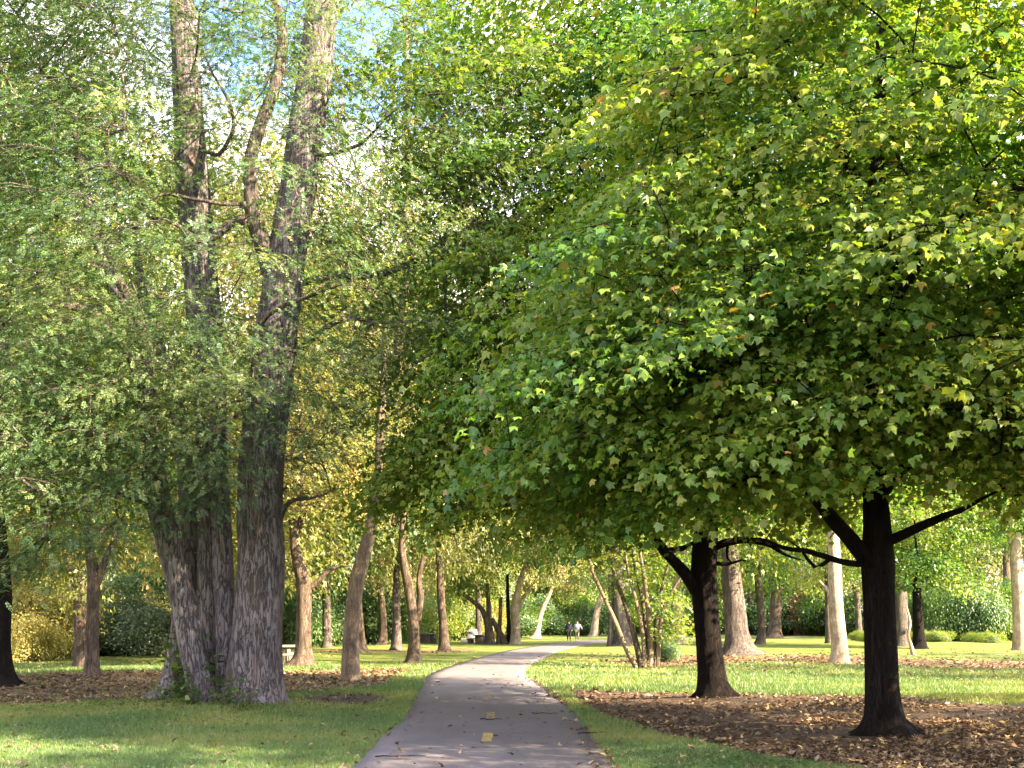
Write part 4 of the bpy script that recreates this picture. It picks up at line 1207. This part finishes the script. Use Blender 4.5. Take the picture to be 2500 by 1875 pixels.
spots = [(x, y) for x, y in spots if x < .52 * y and x > -.60 * y]
for (x, y) in spots:
    m_ = r.choice(['bush', 'lime', 'golden', 'maple', 'yellowbush'], p=[.12, .28, .32, .10, .18])
    loc = (x, y, float(gz(x, y)) - .05)
    s = .9 + .45 * r.random()
    if m_ not in used:
        o = protos[m_]; o.location = loc; o.rotation_euler = (0, 0, r.random() * 6); o.scale = (s, s, s * 1.1); used.add(m_)
    else:
        o = copy_tree(protos[m_], loc, r.random() * 6.28, (s, s, s * 1.1))
    tag(o, desc[m_] + ' tree among many in the wood closing the park', 'tree', desc[m_] + ' trees of the far wood')

# ------------------------------------------------------------------ bushes
def bush_proto(seed, rx, rz, n_, per, size, m_, name='bush'):
    r = np.random.default_rng(seed)
    el_ = [(0, 0, rz * .45, rx * .9, rx * .75, rz * .5, int(n_ * .7), .2)]
    for k_ in range(9):
        a_0 = r.random() * 6.28; e_ = .55 + .5 * r.random()
        el_.append((rx * e_ * math.cos(a_0), rx * .8 * e_ * math.sin(a_0), rz * (.35 + .65 * r.random()), rx * .32, rx * .3, rz * .22, int(n_ * .07), 0))
    at_ = sample_env(el_, r, 0, lambda q: q[2] < .12)
    mb = MB()
    k_ = min(len(at_), 40)
    S = np.column_stack([r.normal(0, rx * .12, k_), r.normal(0, rx * .12, k_), np.zeros(k_) - .05])
    V, Fc = twig_mesh(S, at_[:k_], .03, .01, .1); mb.add(V, [Fc])
    root = link(name, None)
    child('stems', mb.mesh('stems', [M['twig']]), root)
    V, Fc, T_ = maple_leaves(at_, np.array([0, 0, rz * .3]), r, per, size, .55, flat=.4, tpl=OV, upw=.6, outw=.8)
    o = link('foliage', mesh_np('foliage', V, [Fc], {'tone': T_}, False, [M[m_]]), root)
    return root
def place(root, loc, s, label, group=None, first=False, m_=None, cat='bush'):
    o = root if first else copy_tree(root, (0, 0, 0), 0, 1)
    o.location = loc; o.scale = s; o.rotation_euler = (0, 0, random.random() * 6.28)
    if m_:
        for c in o.children:
            if c.name.startswith('foliage'): set_mat(c, m_)
    tag(o, label, cat, group)
    return o
BA = bush_proto(1, 2.2, 3.0, 190, 95, .13, 'bush')
BB = bush_proto(2, 2.6, 2.4, 190, 95, .13, 'bush')
def gpt(x, y2212, Y):
    X = (x * 1.1302 - 1250) / F * Y
    return (X, Y, float(gz(X, Y)) - .05)
place(BA, gpt(62, 0, 50), (1.15, 1, 1.15), 'bright yellow bush in full sun beside the brown twin trunks', None, True, 'yellowbush')
place(BB, gpt(20, 0, 47), (.8, .8, .75), 'pale yellow-green bush at the edge of the leaf litter', None, True, 'yellowbush')
place(BA, gpt(118, 0, 53), (.8, .8, .8), 'low olive bush between the yellow bush and the twin trunks', None, False, 'lime')
place(BB, gpt(240, 0, 56), (1.0, 1, 1.3), 'grey-green bush behind the twin trunks', None, False, 'grey')
place(BA, gpt(285, 0, 54), (1.1, 1, .85), 'dark grey-green bush spreading over the grass', None, False, 'grey')
place(BB, gpt(345, 0, 58), (.9, .9, 1.1), 'sunlit yellow bush seen next to the multi-stem tree', None, False, 'yellowbush')
place(BA, gpt(320, 0, 66), (1.2, 1.2, 1.5), 'tall green bush behind the yellow one', None, False, 'bush')
place(BB, gpt(170, 0, 66), (1.4, 1.4, 1.8), 'tall shadowy bush behind the twin trunks', None, False, 'grey')
place(BA, gpt(40, 0, 62), (1.4, 1.4, 1.6), 'tall green bush behind the bright yellow one', None, False, 'bush')
for i, (x, Y, s, sz, m_, lb) in enumerate([(640, 76, 1.3, 1.5, 'bush', 'dark green thicket bush behind the straight brown trunk'), (690, 80, 1.3, 1.7, 'bush', 'dark green thicket bush behind the dull grey trunk'),
        (735, 84, 1.4, 1.5, 'maple', 'mid green thicket bush next to the leaning trunk'), (805, 82, 1.3, 1.6, 'bush', 'dark green thicket bush between the leaning and slim dark trunks'),
        (845, 90, 1.3, 1.4, 'lime', 'sunny thicket bush behind the slim dark trunk'), (920, 96, 1.4, 1.3, 'lime', 'yellow-green bush behind the nearer picnic table'), (975, 104, 1.4, 1.3, 'lime', 'bright yellow-green bush before the thin brown trunk'),
        (1035, 112, 1.4, 1.3, 'yellowbush', 'yellow bush behind the stone fireplace'), (600, 70, 1.2, 1.6, 'bush', 'dark bush seen past the bench'), (540, 72, 1.4, 1.6, 'lime', 'yellow-green bush behind the shaggy trunk'), (440, 70, 1.4, 1.7, 'bush', 'dark bush glimpsed between the shaggy stems'),
        (1740, 140, 1.8, 1.7, 'rust', 'reddish brown bush across the lawn'), (1770, 144, 1.6, 1.2, 'rust', 'rusty bush beside the leaf mound'), (1715, 150, 2, 2.6, 'rust', 'tall rusty bush at the far end of the lawn'),
        (2080, 96, 1.4, 1.9, 'bush', 'large leafy green bush on the lawn edge'), (2045, 100, 1.3, 1.6, 'bush', 'leafy green bush next to the low ground plants'), (2130, 98, 1.3, 1.7, 'lime', 'sunlit green bush by the knotty reddish trunk'),
        (1430, 46, .35, .42, 'bush', 'small leafy bush at the foot of the tan stems'), (1990, 110, 1.3, 1.3, 'bush', 'shadowed bush behind the short dark trunk'), (2200, 100, 1.4, 1.6, 'bush', 'green bush near the picture edge')]):
    place(BA if i % 2 else BB, gpt(x, 0, Y), (s, s, sz), lb, None, False, m_)
for j, x in enumerate(np.linspace(-6, 22, 11)):
    Y = 150 + 5 * math.sin(j * 2.7)
    place(BA if j % 2 else BB, (x, Y, float(gz(x, Y)) - .1), (1.7, 1.5, 1.9 + .6 * random.random()), 'dark green bush in the undergrowth beyond the walkers', 'undergrowth bushes beyond the walkers', False, 'maple')
for j, x in enumerate(np.linspace(-80, 95, 46)):
    Y = 128 + 10 * math.sin(j * 2.1) + (22 if 3 < x < 40 else 0)
    if x < -20: Y -= 25
    place(BA if j % 2 else BB, (x, Y, float(gz(x, Y)) - .1), (2.0, 1.6, 1.3 + .5 * random.random()), 'dark green bush in the undergrowth under the far wood', 'undergrowth bushes under the far wood', False, 'bush')
for j in range(9):
    x = 29 + j * 1.5 - (j % 3); Y = 88 + (j % 3) * 3
    place(BB, (x, Y, float(gz(x, Y)) - .1), (.5, .5, .35), 'low broad-leaved plant in the bed before the green bushes', 'low plants at the lawn edge', False, 'lime', 'plant')

# ------------------------------------------------------------------ small things
def boxv(x0, x1, y0, y1, z0, z1, r=None, bev=.02):
    V = np.array([(x, y, z) for z in (z0, z1) for y in (y0, y1) for x in (x0, x1)], float)
    Fb = np.array([(0, 2, 3, 1), (4, 5, 7, 6), (0, 1, 5, 4), (2, 6, 7, 3), (0, 4, 6, 2), (1, 3, 7, 5)])
    return V, [Fb]
def bevel(o, wd=.02):
    m = o.modifiers.new('bevel', 'BEVEL'); m.width = wd; m.segments = 2
    return o
M['concrete'] = plain_mat('weathered_concrete', (.17, .145, .12), var=.3, scale=5)
M['concrete_dark'] = plain_mat('darker_concrete', (.12, .10, .085), var=.3, scale=5)  # same concrete in a darker tone
M['stone'] = plain_mat('pale_stone', (.50, .50, .54), var=.3, scale=7)
M['stonebase'] = plain_mat('mottled_stone', (.38, .36, .36), var=.6, scale=18)
def slab_piece(name, b, m_, root, bw=.015):
    mb = MB(); V, Fb = boxv(*b); mb.add(V, Fb)
    return bevel(child(name, mb.mesh(name, [M[m_]]), root), bw)
def picnic(loc, rz, label, m_='concrete', group='concrete picnic tables'):
    root = link('picnic_table', None, None, loc); root.rotation_euler = (0, 0, rz)
    tag(root, label, 'picnic table', group)
    slab_piece('table_top', (-.95, .95, -.40, .40, .68, .76), m_, root)
    for x in (-.6, .6): slab_piece('leg', (x - .07, x + .07, -.30, .30, -.05, .677), m_, root)
    for sy in (-1, 1):
        b_o = slab_piece('bench_seat', (-.95, .95, sy * .78 - .16, sy * .78 + .16, .38, .45), m_, root)
        for x in (-.6, .6):
            l = slab_piece('bench_leg', (x - .06, x + .06, sy * .78 - .13, sy * .78 + .13, -.05, .377), m_, b_o)
    return root
X, Y = (596 * 1.1302 - 1250) / F * 41, 41.0
picnic((X - .35, Y + .9, float(gz(X, Y))), math.radians(18), 'concrete picnic table and bench peeping out behind the shaggy trunk')
X = (925 * 1.1302 - 1250) / F * 85
picnic((X, 85, float(gz(X, 85))), math.radians(75), 'concrete picnic table between the bending trunk and the slim mottled trunk', 'concrete_dark')
X = (1037 * 1.1302 - 1250) / F * 90
picnic((X, 90, float(gz(X, 90))), math.radians(80), 'dark concrete picnic table beside the stone fireplace', 'concrete_dark')
# stone fireplace
X = (1020 * 1.1302 - 1250) / F * 94
root = link('stone_fireplace', None, None, (X, 94, float(gz(X, 94)))); tag(root, 'pale stone barbecue fireplace on a mottled stone base', 'fireplace')
slab_piece('base', (-.95, .55, -.6, .6, -.1, .38), 'stonebase', root, .04)
mb = MB(); V, Fb = boxv(-.42, .50, -.38, .38, .38, 1.14); V[4:, 0] *= .78; V[4:, 1] *= .8; mb.add(V, Fb)
bevel(child('chimney_block', mb.mesh('chimney_block', [M['stone']]), root), .07)
mb = MB(); V, Fb = boxv(-.30, .05, -.41, -.375, .78, .92); mb.add(V, Fb)
child('fire_opening', mb.mesh('fire_opening', [M['concrete_dark']]), root)

# fallen log with root ball
X = (1166 * 1.1302 - 1250) / F * 132
V0, F0 = tube(np.column_stack([np.linspace(-1.5, 1.2, 26), np.zeros(26), np.full(26, .32)]), np.interp(np.linspace(0, 1, 26), [0, .03, .5, .8, .97, 1], [.02, .28, .42, .62, .5, .02]), 22, rfun=lambda th, P, rr: .7 + .6 * fbm(np.stack([np.cos(th) * 2, np.sin(th) * 2, P[..., 0] * 1.6], -1), 3))
root = link('fallen_log', mesh_np('fallen_log', V0, F0, {'tone': np.zeros(len(V0))}, True, [M['bark_brown']]), None, (X, 132, float(gz(X, 132)) + .1))
tag(root, 'gnarled brown log lying on the grass before the bright narrow trunk', 'log')

# weeds at the foot of the multi-stem tree
def weed(loc, s, seed, label):
    r = np.random.default_rng(seed)
    root = link('weed_plant', None, None, loc); tag(root, label, 'plant', 'weeds at the foot of the multi-stem tree')
    n_ = 9
    S = np.column_stack([r.normal(0, .05, n_), r.normal(0, .05, n_), np.zeros(n_) - .02])
    E = S + np.column_stack([r.normal(0, .16, n_), r.normal(0, .16, n_), .30 + .35 * r.random(n_)]) * s
    mb = MB(); V, Fc = twig_mesh(S, E, .006, .003); mb.add(V, [Fc])
    child('stems', mb.mesh('stems', [M['twig']]), root)
    idx = np.repeat(np.arange(n_), 16); t_ = r.random(len(idx))
    P = S[idx] + (E - S)[idx] * t_[:, None] + r.normal(0, .05, (len(idx), 3)) * s
    th = r.random(len(idx)) * 6.28
    V, Fc, T_ = scatter(OVAL * np.array([1.3, 1, 1]), OVAL_F, P, np.array([0, 0, 1.]) + r.normal(0, .4, (len(idx), 3)), np.stack([np.cos(th), np.sin(th), r.normal(0, .3, len(idx))], -1), (.05 + .06 * r.random(len(idx))) * s, r.random(len(idx)))
    child('foliage', mesh_np('foliage', V, [Fc], {'tone': T_}, False, [M['bush']]), root)
for i, (x, y, s) in enumerate([(398, 1520, 1.2), (425, 1516, 1.5), (458, 1524, 1.3), (410, 1530, .8), (480, 1532, .7), (350, 1526, .6), (515, 1538, .6)]):
    Yw = gy(y + 8); Xw = (x * 1.1302 - 1250) / F * Yw
    weed((Xw, Yw, float(gz(Xw, Yw)) - .02), s * 1.5, 50 + i, ['leafy weed against the leaning stem of the multi-stem tree', 'tallest weed between the shaggy stems', 'weed with pale stalks beside the biggest stem', 'small low weed in front of the leaning stem',
         'small weed where the biggest stem meets the grass', 'low weed at the mossy dark stem', 'tiny weed under the biggest stem'][i])

# ------------------------------------------------------------------ people
M['skin'] = plain_mat('skin', (.50, .30, .22), .6, .05)
M['navy'] = plain_mat('navy_cloth', (.018, .022, .045), .9, .2)
M['black'] = plain_mat('black_cloth', (.012, .012, .015), .9, .2)
M['hoodie'] = plain_mat('grey_blue_fleece', (.33, .37, .43), .9, .1)
M['khaki'] = plain_mat('khaki_cloth', (.26, .24, .17), .9, .1)
M['shoe_white'] = plain_mat('pale_shoe', (.7, .68, .62), .6, .05)
M['hair_dark'] = plain_mat('dark_hair', (.03, .02, .015), .7, .2)
def skinned(name, verts, edges, radii, m_, parent, root_i=0, sub=1):
    me = bpy.data.meshes.new(name)
    me.from_pydata([tuple(v) for v in verts], edges, [])
    o = link(name, me, parent)
    md = o.modifiers.new('skin', 'SKIN'); md.use_smooth_shade = True
    for i, rd in enumerate(radii):
        sv = me.skin_vertices[0].data[i]
        sv.radius = rd if isinstance(rd, tuple) else (rd, rd)
    me.skin_vertices[0].data[root_i].use_root = True
    s_ = o.modifiers.new('sub', 'SUBSURF'); s_.levels = sub; s_.render_levels = sub
    me.materials.append(M[m_])
    return o
def person(loc, rz, top, legs, shoes, label, stride=.16, arm_out=0.0, hood=False):
    root = link('person', None, None, loc); root.rotation_euler = (0, 0, rz); tag(root, label, 'person')
    s = stride
    J = {'pel': (0, 0, .93), 'wai': (0, .01, 1.08), 'che': (0, 0, 1.30), 'nek': (0, 0, 1.46), 'hea': (0, -.02, 1.55), 'crn': (0, -.01, 1.68),
         'hl': (.10, 0, .90), 'kl': (.10, -s * .8, .50), 'al': (.10, -s * .9, .08), 'tl': (.11, -s * .9 - .13, .035),
         'hr': (-.10, 0, .90), 'kr': (-.10, s * .2, .49), 'ar': (-.10, s * 1.2, .12), 'trr': (-.11, s * 1.2 - .13, .045),
         'sl': (.19, 0, 1.41), 'el': (.25 + arm_out, .05, 1.15), 'wl': (.24 + arm_out * 1.9, -.10 - arm_out * .3, .94 + arm_out * 1.1), 'hnl': (.24 + arm_out * 2.2, -.14, .86 + arm_out * 1.3),
         'sr': (-.19, 0, 1.41), 'er': (-.25, .08, 1.15), 'wr': (-.23, -.02, .92), 'hnr': (-.22, -.05, .84)}
    def chain(keys, ed, rd):
        ks = list(keys)
        return [J[k_] for k_ in ks], [(ks.index(a), ks.index(b)) for a, b in ed], [rd[k_] for k_ in ks]
    body_e = [('pel', 'wai'), ('wai', 'che'), ('che', 'nek'), ('nek', 'hea'), ('hea', 'crn'), ('pel', 'hl'), ('hl', 'kl'), ('kl', 'al'), ('al', 'tl'), ('pel', 'hr'), ('hr', 'kr'), ('kr', 'ar'), ('ar', 'trr'),
              ('che', 'sl'), ('sl', 'el'), ('el', 'wl'), ('wl', 'hnl'), ('che', 'sr'), ('sr', 'er'), ('er', 'wr'), ('wr', 'hnr')]
    rd = dict(pel=.13, wai=.12, che=.14, nek=.055, hea=.085, crn=.075, hl=.085, kl=.055, al=.04, tl=.035, hr=.085, kr=.055, ar=.04, trr=.035, sl=.06, el=.042, wl=.03, hnl=.035, sr=.06, er=.042, wr=.03, hnr=.035)
    v, e, r_ = chain(rd.keys(), body_e, rd)
    skinned('body', v, e, r_, 'skin', root)
    k_ = ['wai', 'pel', 'che', 'nek', 'sl', 'el', 'wl', 'sr', 'er', 'wr']
    jr = dict(wai=.165, pel=.165, che=.185, nek=.085, sl=.095, el=.075, wl=.055, sr=.095, er=.075, wr=.055)
    v, e, r_ = chain(k_, [('wai', 'pel'), ('wai', 'che'), ('che', 'nek'), ('che', 'sl'), ('sl', 'el'), ('el', 'wl'), ('che', 'sr'), ('sr', 'er'), ('er', 'wr')], jr)
    skinned('jacket', v, e, r_, top, root)
    k_ = ['pel', 'hl', 'kl', 'al', 'hr', 'kr', 'ar']
    jr = dict(pel=.15, hl=.105, kl=.078, al=.062, hr=.105, kr=.078, ar=.062)
    v, e, r_ = chain(k_, [('pel', 'hl'), ('hl', 'kl'), ('kl', 'al'), ('pel', 'hr'), ('hr', 'kr'), ('kr', 'ar')], jr)
    skinned('trousers', v, e, r_, legs, root)
    for a, b in (('al', 'tl'), ('ar', 'trr')):
        pa, pb_ = np.array(J[a]), np.array(J[b])
        skinned('shoe', [pa + [0, .04, -.03], pa + [0, -.04, -.035], pb_ + [0, -.02, -.0]], [(0, 1), (1, 2)], [.05, .05, .042], shoes, root)
    skinned('hair', [(0, .03, 1.60), (0, .02, 1.70), (0, -.03, 1.745)], [(0, 1), (1, 2)], [.085, .092, .06], 'hair_dark', root)
    if hood:
        skinned('hood', [(0, .06, 1.44), (0, .09, 1.52)], [(0, 1)], [.10, .07], top, root)
    return root
def ppt(x, Y): X = (x * 1.1302 - 1250) / F * Y; return (X, Y, float(gz(X, Y)))
person(ppt(1229, 97), math.radians(6), 'navy', 'black', 'black', 'person walking in a dark navy jacket and black trousers', .10)
person(ppt(1247, 96), math.radians(-6), 'hoodie', 'khaki', 'shoe_white', 'person walking in a pale grey hooded top and khaki trousers', .17, arm_out=.10, hood=True)

# ------------------------------------------------------------------ grass, fallen leaves, twigs
r = np.random.default_rng(99)
def ground_pts(n_, ylo, yhi, xm=1.08, pw=1.0):
    """points spread evenly over the picture rows"""
    a, b = 1 / ylo ** pw, 1 / yhi ** pw
    y = (a + (b - a) * r.random(n_)) ** (-1 / pw)
    x = (r.random(n_) * 2 - 1) * y * (1250 / F) * xm
    return x, y
x, y = ground_pts(620000, 11.0, 46, pw=1.25)
d = path_dist(x, y)
dirt, lit = masks(x, y, d)
cov = (1 - sstep(.25, .75, dirt)) * (1 - .93 * sstep(.3, .7, lit))
den = .45 + .9 * n2(x, y, .7, 3, 31)
keep = (d > PW + .02) & (r.random(len(x)) < cov * den)
keep |= (d > PW - .05) & (d < PW + .12) & (r.random(len(x)) < .30) & (dirt < .6)
x, y, d = x[keep], y[keep], d[keep]
z = gz(x, y, d)
n_ = len(x)
hh = (.030 + .035 * r.random(n_)) * (.7 + .9 * n2(x, y, 1.1, 2, 17)) * np.clip(y / 16, 1, 1.6)
ww = .0042 * np.clip(y / 13, .9, 3.0)
th = r.random(n_) * 6.283
lean = r.normal(0, .45, (n_, 2)) * hh[:, None]
B = np.stack([x, y, z - .004], -1)
sd = np.stack([np.cos(th), np.sin(th), np.zeros(n_)], -1) * ww[:, None]
V = np.stack([B - sd, B + sd, B + np.stack([lean[:, 0], lean[:, 1], hh], -1)], 1).reshape(-1, 3)
Fc = np.arange(3 * n_).reshape(-1, 3)
tone = np.clip(-.25 + 1.35 * n2(x, y, .45, 3, 77) + r.normal(0, .13, n_), 0, .95)
tone = np.where(r.random(n_) > .965, .97, tone)
gl = link('grass', mesh_np('grass', V, [Fc], {'tone': np.repeat(tone, 3)}, False, [M['blade']]))
tag(gl, 'short green grass blades on both verges of the path', 'grass', kind='stuff')
print('blades', n_)

x, y = ground_pts(150000, 11.0, 62, pw=1.1)
d = path_dist(x, y)
dirt, lit = masks(x, y, d)
prob = np.clip(lit * 1.1, 0, 1) * .9 + dirt * .16 + .045 * (y < 34) + .12 * (y > 34) * (x > 0) + .05 * (y > 34)
clus = sstep(.35, .6, n2(x, y, .9, 3, 41))
prob = prob * (.35 + .8 * clus)
prob = np.where((dirt > .25) & (x > 0), prob * (.28 + .9 * sstep(.47, .62, n2(x, y, .55, 3, 61))) , prob)
prob = np.where(d < PW, .006 + .05 * sstep(.5, .0, PW - d) * (x > 0), prob)
keep = r.random(len(x)) < prob
x, y, d = x[keep], y[keep], d[keep]
n_ = len(x)
z = gz(x, y, d) + np.where(d < PW, .034, .012) + .02 * r.random(n_)
th = r.random(n_) * 6.283
tl_ = .35 + .0 * x
tone = np.clip(r.random(n_) ** 1.5 * .95 + .1 * (x > 0) * r.random(n_), 0, 1)
V, Fc, T_ = scatter(STARB * np.array([1.1, 1, 1.6]), STARB_F, np.stack([x, y, z], -1), np.array([0, 0, 1.]) + r.normal(0, .42, (n_, 3)), np.stack([np.cos(th), np.sin(th), np.zeros(n_)], -1), (.055 + .055 * r.random(n_)) * np.clip(y / 22, 1, 1.8), tone)
fl = link('fallen_leaves', mesh_np('fallen_leaves', V, [Fc], {'tone': T_}, False, [M['litter']]))
tag(fl, 'brown and tan fallen leaves scattered over earth, grass and path', 'fallen leaves', kind='stuff')
print('fallen', n_)

# broad-leaved clover and ground weeds around the big tree and along the verges
x, y = ground_pts(60000, 11.0, 24, pw=1.2)
d = path_dist(x, y); dirt, lit = masks(x, y, d)
pr = sstep(.52, .66, n2(x, y, .8, 3, 55)) * (d > PW + .15) * (dirt < .3) * (lit < .3)
near_tree = np.exp(-(((x + 6.1) / 1.9) ** 2 + ((y - 20.0) / .7) ** 2))
keep = r.random(len(x)) < np.clip(pr * .5 + near_tree * .95, 0, 1)
x, y, d = x[keep], y[keep], d[keep]; n_ = len(x)
nt_ = near_tree[keep]
z = gz(x, y, d) + .02 + .05 * r.random(n_) + nt_ * .09 * r.random(n_)
th = r.random(n_) * 6.283
V, Fc, T_ = scatter(OVAL * np.array([1.6, 1, 1]), OVAL_F, np.stack([x, y, z], -1), np.array([0, 0, 1.]) + r.normal(0, .35, (n_, 3)), np.stack([np.cos(th), np.sin(th), np.zeros(n_)], -1), .02 + .03 * r.random(n_) + .03 * nt_, np.clip(r.normal(.45, .2, n_), 0, 1))
cl_ = link('ground_weeds', mesh_np('ground_weeds', V, [Fc], {'tone': T_}, False, [M['bush']]))
tag(cl_, 'clover and small broad-leaved weeds growing in the grass', 'weeds', kind='stuff')

for i, (xx, yy, L_, a_0) in enumerate([(430, 0, .6, .1), (0, 0, .4, .4), (0, 0, .35, -.2), (0, 0, .45, .05)]):
    q = [(-1.62, 12.9), (.95, 15.6), (-.5, 17.9), (.35, 19.0)][i]
    pts = np.array([(k_ * L_ / 6 * math.cos(a_0), k_ * L_ / 6 * math.sin(a_0), .012) for k_ in range(7)]) + r.normal(0, .015, (7, 3)) * np.array([1, 1, .3])
    V, Fc = tube(pts, np.linspace(.008, .003, 7), 6)
    o = link('fallen_twig', mesh_np('fallen_twig', V, Fc, {'tone': np.zeros(len(V))}, True, [M['bark_dark']]), None, (q[0], q[1], .03))
    tag(o, ['dark twig lying across the left edge of the path near the bottom', 'curved dark twig on the asphalt by the grass side', 'short twig on the middle of the path', 'thin twig past the second yellow dash'][i], 'twig', 'twigs on the path')
